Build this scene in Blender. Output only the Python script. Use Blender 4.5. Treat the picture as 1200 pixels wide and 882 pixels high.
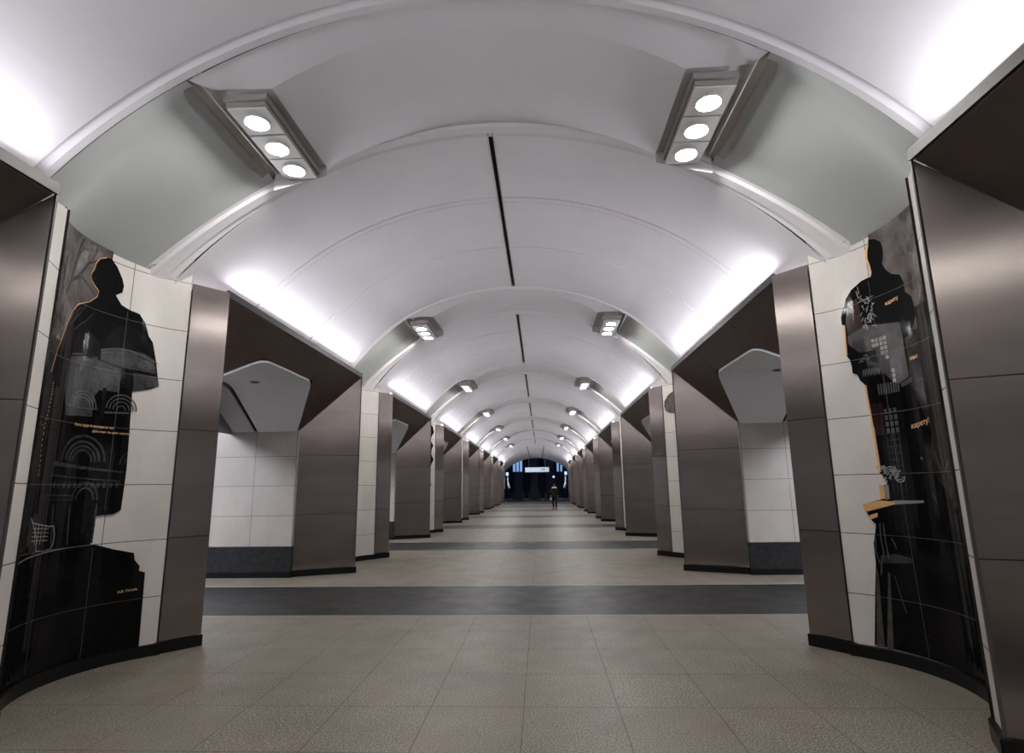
import bpy, bmesh, math, random
from mathutils import Vector, Matrix
for o in list(bpy.data.objects): bpy.data.objects.remove(o)
scene = bpy.context.scene
COL = scene.collection
# ---------------------------------------------------------------- camera
PITCH, YAW, ROLL = 0.192, 0.048, -0.0136
cam_d = bpy.data.cameras.new('camera'); cam = bpy.data.objects.new('camera', cam_d); COL.objects.link(cam)
cam_d.sensor_fit = 'HORIZONTAL'; cam_d.sensor_width = 36.0; cam_d.lens = 36.0*661.25/1200.0
cam_d.clip_start = 0.05; cam_d.clip_end = 300
fw = Vector((-math.sin(YAW)*math.cos(PITCH), math.cos(YAW)*math.cos(PITCH), math.sin(PITCH)))
rt = Vector((math.cos(YAW), math.sin(YAW), 0)); up = rt.cross(fw)
r2 = rt*math.cos(ROLL)+up*math.sin(ROLL); u2 = -rt*math.sin(ROLL)+up*math.cos(ROLL)
M = Matrix((r2, u2, -fw)).transposed().to_4x4(); M.translation = Vector((0.4828, 0, 1.6))
cam.matrix_world = M; scene.camera = cam
# ---------------------------------------------------------------- world, exposure
w = bpy.data.worlds.new('world'); scene.world = w; w.use_nodes = True
w.node_tree.nodes['Background'].inputs[0].default_value = (0.5, 0.52, 0.6, 1)
w.node_tree.nodes['Background'].inputs[1].default_value = 0.02
vs = scene.view_settings
vs.view_transform = 'Standard'; vs.look = 'None'; vs.gamma = 1.0; vs.use_curve_mapping = False
vs.exposure = 1.38
scene.cycles.max_bounces = 8; scene.cycles.diffuse_bounces = 5; scene.cycles.glossy_bounces = 4
scene.cycles.sample_clamp_indirect = 6.0
COVE_E = 13.2      # hidden strip lights behind the fascias
DISC_E = 110.0      # ceiling lamp lenses
PLAT_E = 4.6      # unseen platform panels, widened to soften light in the passages
# ---------------------------------------------------------------- hall measures (metres)
BAY = 7.49
EA, EB, EZ = 4.383, 4.037, 5.49            # vault ellipse
EC = EZ-EB
K0, K1 = -1, 7                              # bays built
RN, CXN = 1.148, 2.654                      # niche radius and centre
# ---------------------------------------------------------------- materials
def new_mat(name):
    m = bpy.data.materials.new(name); m.use_nodes = True
    nt = m.node_tree; return m, nt, nt.nodes['Principled BSDF']
def setp(b, **k):
    for a, v in k.items():
        b.inputs[a.replace('_', ' ')].default_value = v
def lin(c): return tuple(((x/255.0)/12.92 if x/255.0 <= 0.04045 else ((x/255.0+0.055)/1.055)**2.4) for x in c)+(1.0,)
def N(nt, t, **k):
    n = nt.nodes.new(t)
    for a, v in k.items(): setattr(n, a, v)
    return n
def noise_mix(nt, b, c1, c2, scale, detail=6, rough=0.6, lo=0.35, hi=0.65, vec=None, stretch=None):
    tc = N(nt, 'ShaderNodeTexCoord'); src = tc.outputs['Object']
    if stretch:
        mp = N(nt, 'ShaderNodeMapping'); mp.inputs['Scale'].default_value = stretch
        nt.links.new(src, mp.inputs[0]); src = mp.outputs[0]
    nz = N(nt, 'ShaderNodeTexNoise'); nz.inputs['Scale'].default_value = scale; nz.inputs['Detail'].default_value = detail
    nz.inputs['Roughness'].default_value = rough
    nt.links.new(src, nz.inputs['Vector'])
    mr = N(nt, 'ShaderNodeMapRange'); mr.inputs[1].default_value = lo; mr.inputs[2].default_value = hi
    nt.links.new(nz.outputs[0], mr.inputs[0])
    mx = N(nt, 'ShaderNodeMix', data_type='RGBA')
    mx.inputs[6].default_value = c1; mx.inputs[7].default_value = c2
    nt.links.new(mr.outputs[0], mx.inputs[0])
    return mx.outputs[2], nz
def simple(name, c, rough=0.5, metal=0.0, spec=0.5, c2=None, scale=8, coat=0.0, stretch=None):
    m, nt, b = new_mat(name)
    setp(b, Base_Color=lin(c), Roughness=rough, Metallic=metal)
    b.inputs['Specular IOR Level'].default_value = spec
    if coat: b.inputs['Coat Weight'].default_value = coat; b.inputs['Coat Roughness'].default_value = 0.06
    if c2:
        o, _ = noise_mix(nt, b, lin(c), lin(c2), scale, stretch=stretch); nt.links.new(o, b.inputs['Base Color'])
    return m
def emis(name, c, s):
    m, nt, b = new_mat(name)
    setp(b, Base_Color=(0.8, 0.8, 0.8, 1)); b.inputs['Emission Color'].default_value = c; b.inputs['Emission Strength'].default_value = s
    return m
def math_n(nt, op, a, b=None, c=None):
    n = N(nt, 'ShaderNodeMath', operation=op)
    for i, v in enumerate((a, b, c)):
        if v is None: continue
        if isinstance(v, (int, float)): n.inputs[i].default_value = v
        else: nt.links.new(v, n.inputs[i])
    return n.outputs[0]
def line_mask(nt, coord, step, off, wid):
    """1 on a joint line of width wid every step"""
    f = math_n(nt, 'FRACT', math_n(nt, 'DIVIDE', math_n(nt, 'SUBTRACT', coord, off-wid/2), step))
    return math_n(nt, 'LESS_THAN', f, wid/step)
def cell_id(nt, coord, step, off):
    return math_n(nt, 'FLOOR', math_n(nt, 'DIVIDE', math_n(nt, 'SUBTRACT', coord, off), step))
def mixc(nt, fac, a, b):
    mx = N(nt, 'ShaderNodeMix', data_type='RGBA')
    for i, v in ((0, fac), (6, a), (7, b)):
        if isinstance(v, (int, float, tuple)): mx.inputs[i].default_value = v
        else: nt.links.new(v, mx.inputs[i])
    return mx.outputs[2]
MAT = {}
# vault plaster and recess panels
MAT['plaster'] = simple('white_plaster', (235, 231, 234), 0.55, c2=(231, 227, 230), scale=1.5)
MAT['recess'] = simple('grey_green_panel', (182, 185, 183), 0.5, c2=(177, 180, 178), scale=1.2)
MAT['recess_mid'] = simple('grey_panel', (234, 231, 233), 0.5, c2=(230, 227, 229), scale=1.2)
MAT['slit'] = simple('dark_slit', (40, 34, 33), 0.6)
# stone tiles using UV in metres
def tile_mat(name, c1, c2, dark, su, ou, sv, ov, wid, rough):
    m, nt, b = new_mat(name)
    uv = N(nt, 'ShaderNodeUVMap'); sp = N(nt, 'ShaderNodeSeparateXYZ'); nt.links.new(uv.outputs[0], sp.inputs[0])
    base, nz = noise_mix(nt, b, lin(c1), lin(c2), 1.7, detail=9, rough=0.65, lo=0.3, hi=0.7, stretch=(1, 1, 0.6))
    mv = line_mask(nt, sp.outputs[1], sv, ov, wid); mu = line_mask(nt, sp.outputs[0], su, ou, wid)
    ln = math_n(nt, 'MAXIMUM', mv, mu)
    # per tile tone
    wn = N(nt, 'ShaderNodeTexWhiteNoise', noise_dimensions='2D'); cb = N(nt, 'ShaderNodeCombineXYZ')
    nt.links.new(cell_id(nt, sp.outputs[0], su, ou), cb.inputs[0]); nt.links.new(cell_id(nt, sp.outputs[1], sv, ov), cb.inputs[1])
    nt.links.new(cb.outputs[0], wn.inputs['Vector'])
    tone = math_n(nt, 'MULTIPLY', wn.outputs[0], 0.35)
    base = mixc(nt, tone, base, lin(c2))
    # small pits
    vz = N(nt, 'ShaderNodeTexNoise'); vz.inputs['Scale'].default_value = 9; vz.inputs['Detail'].default_value = 3
    tc = N(nt, 'ShaderNodeTexCoord'); nt.links.new(tc.outputs['Object'], vz.inputs['Vector'])
    pit = math_n(nt, 'MULTIPLY', math_n(nt, 'GREATER_THAN', vz.outputs[0], 0.735), 0.5)
    base = mixc(nt, pit, base, lin((120, 112, 104)))
    col = mixc(nt, ln, base, lin(dark))
    nt.links.new(col, b.inputs['Base Color']); setp(b, Roughness=rough)
    return m
MAT['travertine'] = tile_mat('travertine_tiles', (204, 198, 193), (186, 180, 175), (70, 64, 60), 0.58, 0.41, 0.5557, 0.0, 0.007, 0.22)
MAT['jamb'] = tile_mat('passage_travertine_tiles', (180, 173, 168), (160, 153, 148), (70, 64, 60), 0.80, 0.2, 0.5557, 0.0, 0.007, 0.4)
def brushed(name, c, c2, rough):
    m, nt, b = new_mat(name)
    o, nz = noise_mix(nt, b, lin(c), lin(c2), 1.2, detail=3, stretch=(1, 1, 3))
    nt.links.new(o, b.inputs['Base Color'])
    setp(b, Metallic=1.0, Roughness=rough, Anisotropic=0.85)
    tg = N(nt, 'ShaderNodeTangent', direction_type='RADIAL', axis='Z'); nt.links.new(tg.outputs[0], b.inputs['Tangent'])
    tc = N(nt, 'ShaderNodeTexCoord'); mp = N(nt, 'ShaderNodeMapping'); mp.inputs['Scale'].default_value = (260, 260, 2)
    nt.links.new(tc.outputs['Object'], mp.inputs[0]); z = N(nt, 'ShaderNodeTexNoise'); z.inputs['Scale'].default_value = 1.0; z.inputs['Detail'].default_value = 2
    nt.links.new(mp.outputs[0], z.inputs['Vector'])
    bp = N(nt, 'ShaderNodeBump'); bp.inputs['Strength'].default_value = 0.08; bp.inputs['Distance'].default_value = 0.002
    nt.links.new(z.outputs[0], bp.inputs['Height']); nt.links.new(bp.outputs[0], b.inputs['Normal'])
    return m
MAT['steel'] = brushed('brushed_steel', (150, 141, 137), (139, 130, 126), 0.27)
MAT['fascia'] = simple('fascia_metal', (66, 63, 60), 0.5, 0.3)
MAT['soffit'] = simple('dark_bronze_sheet', (92, 77, 72), 0.45, 0.3, c2=(80, 67, 62), scale=3)
MAT['joint'] = simple('dark_joint', (22, 19, 18), 0.7)
MAT['plinth'] = simple('black_granite_plinth', (10, 9, 9), 0.4, spec=0.2, c2=(16, 15, 15), scale=60)
MAT['darkbase'] = simple('dark_granite_base', (44, 45, 47), 0.4, spec=0.25, c2=(26, 27, 29), scale=14)
MAT['lining'] = simple('grey_arch_lining', (228, 228, 236), 0.5, c2=(222, 222, 230), scale=2)
MAT['lining2'] = simple('pale_arch_lining', (178, 178, 184), 0.5)
MAT['platform_wall'] = simple('platform_wall_stone', (150, 148, 150), 0.4, c2=(135, 133, 136), scale=2)
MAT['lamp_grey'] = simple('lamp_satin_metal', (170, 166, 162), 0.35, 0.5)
MAT['lamp_plate'] = simple('lamp_plate_metal', (215, 214, 210), 0.4, 0.1)
MAT['lamp_dark'] = simple('bronze_and_edge_shade', (176, 168, 162), 0.5, 0.2)  # also colours the strip painted for the panel's shaded edge
MAT['disc'] = emis('lamp_glow', (1.0, 0.99, 0.96, 1), DISC_E)
MAT['cove'] = emis('cove_glow', (0.93, 0.93, 1.0, 1), COVE_E)
MAT['plat'] = emis('platform_glow', (0.9, 0.93, 1.0, 1), PLAT_E)
# polished art stone
MAT['black'] = simple('polished_black_stone', (9, 9, 10), 0.08, spec=0.1, c2=(14, 13, 13), scale=3)
MAT['black2'] = simple('black_figure_stone', (13, 13, 14), 0.12, spec=0.1, c2=(22, 21, 21), scale=5)
MAT['brown'] = simple('smoky_brown_stone', (98, 91, 88), 0.1, c2=(52, 47, 45), scale=4)
MAT['brownd'] = simple('dark_umber_stone', (40, 37, 34), 0.1, spec=0.15, c2=(22, 20, 19), scale=5)
MAT['greyst'] = simple('grey_engraved_stone', (74, 72, 70), 0.2, c2=(54, 52, 51), scale=9)
MAT['greyd'] = simple('dark_grey_engraved_stone', (44, 44, 43), 0.2, c2=(30, 30, 29), scale=9)
MAT['greyl'] = simple('light_engraved_line', (120, 118, 116), 0.3)
MAT['tilew'] = simple('pale_mosaic', (150, 146, 142), 0.3, c2=(110, 106, 102), scale=25)
MAT['crimson'] = simple('deep_crimson_stone', (44, 20, 24), 0.12, c2=(28, 14, 16), scale=7)
MAT['gold'] = simple('gold_inlay', (205, 158, 104), 0.4, 0.15)
MAT['goldt'] = simple('gold_lettering', (226, 180, 132), 0.4, 0.1)
MAT['branch'] = simple('dark_branch_engraving', (26, 24, 23), 0.3)
MAT['seam'] = simple('stone_seam', (58, 56, 54), 0.4)
MAT['pale_patch'] = simple('painted_glare', (122, 118, 116), 0.12, c2=(84, 79, 76), scale=9)
# floor
def floor_mat():
    m, nt, b = new_mat('granite_floor')
    tc = N(nt, 'ShaderNodeTexCoord'); sp = N(nt, 'ShaderNodeSeparateXYZ'); nt.links.new(tc.outputs['Object'], sp.inputs[0])
    X, Y = sp.outputs[0], sp.outputs[1]
    fine, _ = noise_mix(nt, b, lin((170, 162, 147)), lin((44, 40, 35)), 75, detail=4, rough=0.8, lo=0.36, hi=0.58)
    big, _ = noise_mix(nt, b, (0.38, 0.37, 0.33, 1), (1, 1, 1, 1), 1.1, detail=7, lo=0.25, hi=0.6)
    wn = N(nt, 'ShaderNodeTexWhiteNoise', noise_dimensions='2D'); cb = N(nt, 'ShaderNodeCombineXYZ')
    nt.links.new(cell_id(nt, X, 0.69, 0.32), cb.inputs[0]); nt.links.new(cell_id(nt, Y, 0.749, 7.55), cb.inputs[1])
    nt.links.new(cb.outputs[0], wn.inputs['Vector'])
    mlt = N(nt, 'ShaderNodeMix', data_type='RGBA', blend_type='MULTIPLY'); mlt.inputs[0].default_value = 0.5
    nt.links.new(fine, mlt.inputs[6]); nt.links.new(big, mlt.inputs[7])
    base = mixc(nt, math_n(nt, 'MULTIPLY', wn.outputs[0], 0.5), mlt.outputs[2], lin((108, 102, 92)))
    # brownish stains
    st = N(nt, 'ShaderNodeTexNoise'); st.inputs['Scale'].default_value = 1.7; st.inputs['Detail'].default_value = 4
    nt.links.new(tc.outputs['Object'], st.inputs['Vector'])
    sm = N(nt, 'ShaderNodeMapRange'); sm.inputs[1].default_value = 0.54; sm.inputs[2].default_value = 0.72; sm.inputs[4].default_value = 0.4
    nt.links.new(st.outputs[0], sm.inputs[0])
    base = mixc(nt, sm.outputs[0], base, lin((112, 92, 78)))
    ln = math_n(nt, 'MAXIMUM', line_mask(nt, X, 0.69, 0.32, 0.007), line_mask(nt, Y, 0.749, 7.55, 0.007))
    base = mixc(nt, math_n(nt, 'MULTIPLY', ln, 0.9), base, lin((52, 47, 42)))
    # dark bands in front of each passage
    yy = math_n(nt, 'MULTIPLY', math_n(nt, 'FRACT', math_n(nt, 'DIVIDE', math_n(nt, 'SUBTRACT', Y, 7.55-7.49*4), 7.49)), 7.49)
    band = math_n(nt, 'LESS_THAN', yy, 2.2)
    edge = math_n(nt, 'MAXIMUM', math_n(nt, 'LESS_THAN', math_n(nt, 'ABSOLUTE', math_n(nt, 'SUBTRACT', yy, 2.2)), 0.025), math_n(nt, 'LESS_THAN', yy, 0.03))
    dk, _ = noise_mix(nt, b, lin((24, 24, 25)), lin((13, 13, 14)), 60, detail=4)
    dk = mixc(nt, math_n(nt, 'MULTIPLY', line_mask(nt, X, 0.69, 0.32, 0.006), 0.6), dk, lin((24, 24, 26)))
    inh = math_n(nt, 'LESS_THAN', math_n(nt, 'ABSOLUTE', X), 60.0)
    col = mixc(nt, math_n(nt, 'MULTIPLY', band, inh), base, dk)
    col = mixc(nt, math_n(nt, 'MULTIPLY', edge, 0.6), col, lin((170, 160, 148)))
    nt.links.new(col, b.inputs['Base Color'])
    rz = N(nt, 'ShaderNodeTexNoise'); rz.inputs['Scale'].default_value = 3.0; rz.inputs['Detail'].default_value = 6
    nt.links.new(tc.outputs['Object'], rz.inputs['Vector'])
    rr = N(nt, 'ShaderNodeMapRange'); rr.inputs[3].default_value = 0.32; rr.inputs[4].default_value = 0.55; b.inputs['Specular IOR Level'].default_value = 0.25
    nt.links.new(rz.outputs[0], rr.inputs[0]); nt.links.new(rr.outputs[0], b.inputs['Roughness'])
    return m
MAT['floor'] = floor_mat()
# ---------------------------------------------------------------- helpers
def link(name, bm, mat, parent=None, smooth=False, loc=None):
    me = bpy.data.meshes.new(name); bmesh.ops.recalc_face_normals(bm, faces=bm.faces) if loc != 'keep' else None
    bm.to_mesh(me); bm.free()
    if smooth:
        for p in me.polygons: p.use_smooth = True
    o = bpy.data.objects.new(name, me); COL.objects.link(o)
    for m in (mat if isinstance(mat, (list, tuple)) else [mat]): me.materials.append(MAT[m] if isinstance(m, str) else m)
    if parent: o.parent = parent
    return o
def empty(name, label, cat, loc=(0, 0, 0), group=None, rz=0):
    o = bpy.data.objects.new(name, None); COL.objects.link(o); o.location = loc; o.rotation_euler = (0, 0, rz)
    o.empty_display_size = 0.2; o['label'] = label; o['category'] = cat; o['kind'] = 'thing'
    if group: o['group'] = group
    return o
def tag(o, label, cat, group=None, kind='thing'):
    o['label'] = label; o['category'] = cat; o['kind'] = kind
    if group: o['group'] = group
    return o
def struct(o, label=None):
    o['kind'] = 'structure'
    if label: o['label'] = label
    return o
def box(bm, x0, x1, y0, y1, z0, z1, mi=0):
    v = [bm.verts.new((x, y, z)) for x in (x0, x1) for y in (y0, y1) for z in (z0, z1)]
    for f in ((0, 1, 3, 2), (4, 6, 7, 5), (0, 4, 5, 1), (2, 3, 7, 6), (0, 2, 6, 4), (1, 5, 7, 3)):
        fa = bm.faces.new([v[i] for i in f]); fa.material_index = mi
def prism(bm, pts, ext, mi=0):
    """polygon pts (3D) extruded along vector ext"""
    a = [bm.verts.new(p) for p in pts]; e = Vector(ext); b2 = [bm.verts.new(Vector(p)+e) for p in pts]
    fs = [bm.faces.new(a), bm.faces.new(b2[::-1])]
    n = len(pts)
    for i in range(n): fs.append(bm.faces.new((a[i], b2[i], b2[(i+1) % n], a[(i+1) % n])))
    for f in fs: f.material_index = mi
def bar(bm, p, q, wd, dp, upv=(0, 0, 1)):
    p = Vector(p); q = Vector(q); d = (q-p).normalized(); s = d.cross(Vector(upv)).normalized(); u = s.cross(d)
    pts = [p+s*wd/2+u*dp/2, p-s*wd/2+u*dp/2, p-s*wd/2-u*dp/2, p+s*wd/2-u*dp/2]
    prism(bm, pts, q-p)
def uv_planar(o, fu):
    me = o.data; uvl = me.uv_layers.new(name='UVMap')
    for p in me.polygons:
        for li in p.loop_indices:
            uvl.data[li].uv = fu(me.vertices[me.loops[li].vertex_index].co)
def copy_tree(o, parent=None, dy=0.0):
    c = o.copy(); COL.objects.link(c)
    if parent: c.parent = parent
    else: c.location.y += dy
    for ch in list(o.children): copy_tree(ch, c)
    return c
# ================================================================ FLOOR
YB, YE = -4.0, 62.0
bm = bmesh.new(); box(bm, -13.5, 13.5, YB, 66.0, -0.2, 0.0); struct(link('floor', bm, 'floor'))
# ================================================================ VAULT
def ell(t, d): return ((EA+d)*math.sin(t), EC+(EB+d)*math.cos(t))
TMAX = math.radians(60)
def vault_grid(bm, ts, prof, dfun=None, mi=0):
    """ts angles, prof list of (Y, d)"""
    rows = []
    for Y, d in prof:
        r = []
        for t in ts:
            x, z = ell(t, d if dfun is None else d+dfun(t, Y)); r.append(bm.verts.new((x, Y, z)))
        rows.append(r)
    for i in range(len(rows)-1):
        for j in range(len(ts)-1):
            f = bm.faces.new((rows[i][j], rows[i][j+1], rows[i+1][j+1], rows[i+1][j])); f.material_index = mi
def lsp(a, b, n): return [a+(b-a)*i/n for i in range(n+1)]
TS_R = lsp(0.006, TMAX, 36); TS_L = [-t for t in TS_R[::-1]]; TS_ALL = TS_L+TS_R
RIB1 = [(3.755, 0.0), (3.757, 0.03), (3.775, 0.03), (3.83, -0.012), (3.895, -0.012), (3.90, 0.03), (3.94, 0.035)]
RIB2 = [(5.50, 0.03), (5.545, 0.03), (5.55, -0.012), (5.66, -0.012), (5.665, 0.018), (5.72, 0.005), (5.74, 0.0)]
OPEN = [(5.74, 0.0), (6.4, 0), (7.215, 0.0), (7.22, 0.022), (7.235, 0.022), (7.24, -0.006), (7.345, -0.006), (7.35, 0.022), (7.365, 0.022), (7.37, 0),
        (8.1, 0), (9.045, 0), (9.05, 0.02), (9.065, 0.02), (9.07, -0.006), (9.175, -0.006), (9.18, 0.02), (9.195, 0.02), (9.20, 0), (10.0, 0), (10.7, 0.0), (11.246, 0.0)]
LIFT = 0.22
def lift(k, Y):        # the vault rises a little after the first niche
    if k < 0: return 0.0
    if k == 0: return LIFT*max(0.0, (Y-5.74)/5.5)
    return LIFT
def raise_mesh(o, k):
    for v in o.data.vertices: v.co.z += lift(k, v.co.y)*max(0.0, min(1.0, (v.co.z-3.7)/1.2))
TP = math.asin(1.78/EA); TF = math.asin(2.33/EA)
def ceil_z(x):   # far edge of the middle panel
    R = 3.6; return 5.50-(R-math.sqrt(R*R-x*x))
def ridge_z(x):
    R = 3.3; return 5.55-(R-math.sqrt(R*R-min(abs(x), 1.78)**2))
XS = lsp(-1.78, 1.78, 40)
def need(Y):      # how far the shell must swell to sit level on the curved niche wall
    q = RN*RN-(Y-5.0)**2
    if q <= 0: return 0.0
    x = CXN+math.sqrt(q)
    if x < 3.4: return 0.0
    return max(0.0, (math.hypot(x/EA, (3.89-EC)/EB)-1)*4.25)
def uu(t): return max(0.0, (abs(t)-TF)/(math.radians(53.5)-TF))
def scoop(t, Y):
    u = uu(t); s = max(0.0, math.sin(math.pi*(Y-3.94)/(5.545-3.94)))
    return 0.03+0.10*max(0, 1-u)*min(1, s*2.5)+need(Y)*u**1.6
def ribflare(t, Y): return need(Y)*uu(t)**1.6
bays = []
for k in range(K0, K1):
    if k <= 1:
        # ribs + opening vault of one bay
        bm = bmesh.new()
        TRB = lsp(-math.radians(52.2), math.radians(52.2), 72); vault_grid(bm, TRB, RIB1); vault_grid(bm, lsp(-math.radians(57), math.radians(57), 80), RIB2, ribflare)
        vault_grid(bm, TS_L, OPEN); vault_grid(bm, TS_R, OPEN)
        ribs = link('ceiling', bm, 'plaster', loc='keep'); struct(ribs)
        for p in ribs.data.polygons: p.use_smooth = False
        # middle recess: near facet (with its ears over the lamps)
        bm = bmesh.new()
        xs = [-2.33, -2.05]+XS+[2.05, 2.33]
        top = []; rid = []
        for x in xs:
            t = math.asin(x/EA); top.append(bm.verts.new((x, 3.94, ell(t, 0.035)[1])))
            rid.append(bm.verts.new((x, 4.24, ridge_z(x) if abs(x) <= 1.78 else ridge_z(1.78)+0.01)))
        for i in range(len(xs)-1): bm.faces.new((top[i], top[i+1], rid[i+1], rid[i]))
        nf = struct(link('ceiling', bm, 'plaster', smooth=True))
        bm = bmesh.new(); a = []; b_ = []
        for x in XS:
            a.append(bm.verts.new((x, 4.24, ridge_z(x)))); b_.append(bm.verts.new((x, 5.52, ceil_z(x)+0.02)))
        for i in range(len(XS)-1): bm.faces.new((a[i], a[i+1], b_[i+1], b_[i]))
        # thin closing strip up to the rib
        c_ = [bm.verts.new((x, 5.525, EC+(EB+0.06)*math.sqrt(1-(x/(EA+.06))**2))) for x in XS]
        for i in range(len(XS)-1): bm.faces.new((b_[i], b_[i+1], c_[i+1], c_[i]))
        # side cheeks of the middle panel towards the lamp pockets
        for sx in (0, -1):
            x = XS[sx]; p = [(x, 4.24, ridge_z(x)), (x, 5.52, ceil_z(x)+0.02), (x, 5.52, 5.30), (x, 4.24, 5.30)]
            bm.faces.new([bm.verts.new(q) for q in p])
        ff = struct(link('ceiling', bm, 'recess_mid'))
        for p in ff.data.polygons: p.use_smooth = len(p.vertices) == 4 and abs(p.normal.z) > 0.6
        # lamp pockets
        bm = bmesh.new()
        for s in (-1, 1):
            P = lambda x, y, z: bm.verts.new((s*x, y, z))
            bm.faces.new([P(1.78, 4.24, 5.08), P(2.36, 4.24, 5.08), P(2.36, 5.52, 5.08), P(1.78, 5.52, 5.08)])
            bm.faces.new([P(1.78, 4.24, 5.08), P(2.36, 4.24, 5.08), P(2.36, 4.24, 5.05), P(1.78, 4.24, 5.03)])
            bm.faces.new([P(1.78, 5.52, 5.08), P(2.36, 5.52, 5.08), P(2.36, 5.52, 4.80), P(1.78, 5.52, 4.95)])
            bm.faces.new([P(2.36, 4.05, 5.08), P(2.36, 5.52, 5.08), P(2.36, 5.52, 5.02), P(2.36, 4.05, 5.02)])
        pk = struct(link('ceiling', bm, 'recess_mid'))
        # scooped side panels over the niches
        bm = bmesh.new(); tsr = lsp(TF, math.radians(63), 28)
        prof = [(y, 0) for y in lsp(3.94, 5.545, 22)]
        vault_grid(bm, tsr, prof, scoop); vault_grid(bm, [-t for t in tsr[::-1]], prof, scoop)
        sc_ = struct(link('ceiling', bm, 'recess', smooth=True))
        # crown slit with pale lips
        bm = bmesh.new(); zc = EZ
        box(bm, -0.03, 0.03, 5.60, 11.2, zc+0.055, zc+0.07); box(bm, -0.03, -0.024, 5.60, 11.2, zc-0.003, zc+0.06); box(bm, 0.024, 0.03, 5.60, 11.2, zc-0.003, zc+0.06)
        sl = struct(link('trim_1', bm, 'slit'))
        bm = bmesh.new()
        for s in (-1, 1): box(bm, s*0.030, s*0.045, 5.62, 11.2, zc-0.010, zc+0.012)
        lip = struct(link('trim_2', bm, 'lamp_plate'))
        base = [ribs, nf, ff, pk, sc_, sl, lip]
        for o in base:
            raise_mesh(o, k); o.location.y = BAY*k
    else:
        for o in base:
            c = o.copy(); COL.objects.link(c); c.location.y = BAY*k
# the first rib of the last bay and the funnel down to the escalator arch
yl = 3.40+BAY*K1
bm = bmesh.new()
vault_grid(bm, TS_ALL, [(y+BAY*K1, d) for y, d in RIB1]+[(57.0, 0.03), (57.3, 0.0)])
o = struct(link('ceiling', bm, 'plaster', loc='keep')); raise_mesh(o, 1)
YA = 62.0
def arc_pt(u, Y):          # u -1..1 between the vault at 57.3 and the arch at YA
    f = (Y-57.3)/(YA-57.3); t = u*TMAX; x0, z0 = ell(t, 0)
    z0 += LIFT*max(0.0, min(1.0, (z0-3.7)/1.2)); x0 = max(-3.62, min(3.62, x0)); a = math.asin(3.45/4.98)*u; x1 = 4.98*math.sin(a); z1 = 4.60-4.98*(1-math.cos(a))
    g = f
    return (x0*(1-g)+x1*g, z0*(1-g)+z1*g)
bm = bmesh.new(); us = [u for u in lsp(-1, 1, 48)]; rows = []
for Y, dz in [(57.3, 0), (58.4, 0), (58.42, 0.04), (58.5, 0.04), (58.52, 0), (YA, 0)]:
    rows.append([bm.verts.new((arc_pt(u, Y)[0], Y, arc_pt(u, Y)[1]+dz)) for u in us])
for i in range(len(rows)-1):
    for j in range(len(us)-1): bm.faces.new((rows[i][j], rows[i][j+1], rows[i+1][j+1], rows[i+1][j]))
struct(link('ceiling', bm, 'plaster', smooth=False))
bm = bmesh.new()
for s in (-1, 1):
    p0 = arc_pt(s*0.19, 57.6); p1 = arc_pt(s*0.17, YA-0.1); bar(bm, (p0[0], 57.6, p0[1]-0.01), (p1[0], YA-0.1, p1[1]-0.01), 0.05, 0.03)
struct(link('trim_3', bm, 'slit'))
for s in (-1, 1):  # added strips to brighten the dark end vault
    bm = bmesh.new(); prism(bm, [(s*3.30, 56.4, 3.90), (s*3.36, 56.4, 3.95), (s*3.36, 56.4, 3.88), (s*3.30, 56.4, 3.88)], (s*0.13, 5.3, -0.36))
    o = link('added_end_strip', bm, 'cove'); tag(o, 'added strip light on top of the %s end wall, brightening the end vault' % ('left' if s < 0 else 'right'), 'light', 'added fill strips by the end arch')
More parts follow.
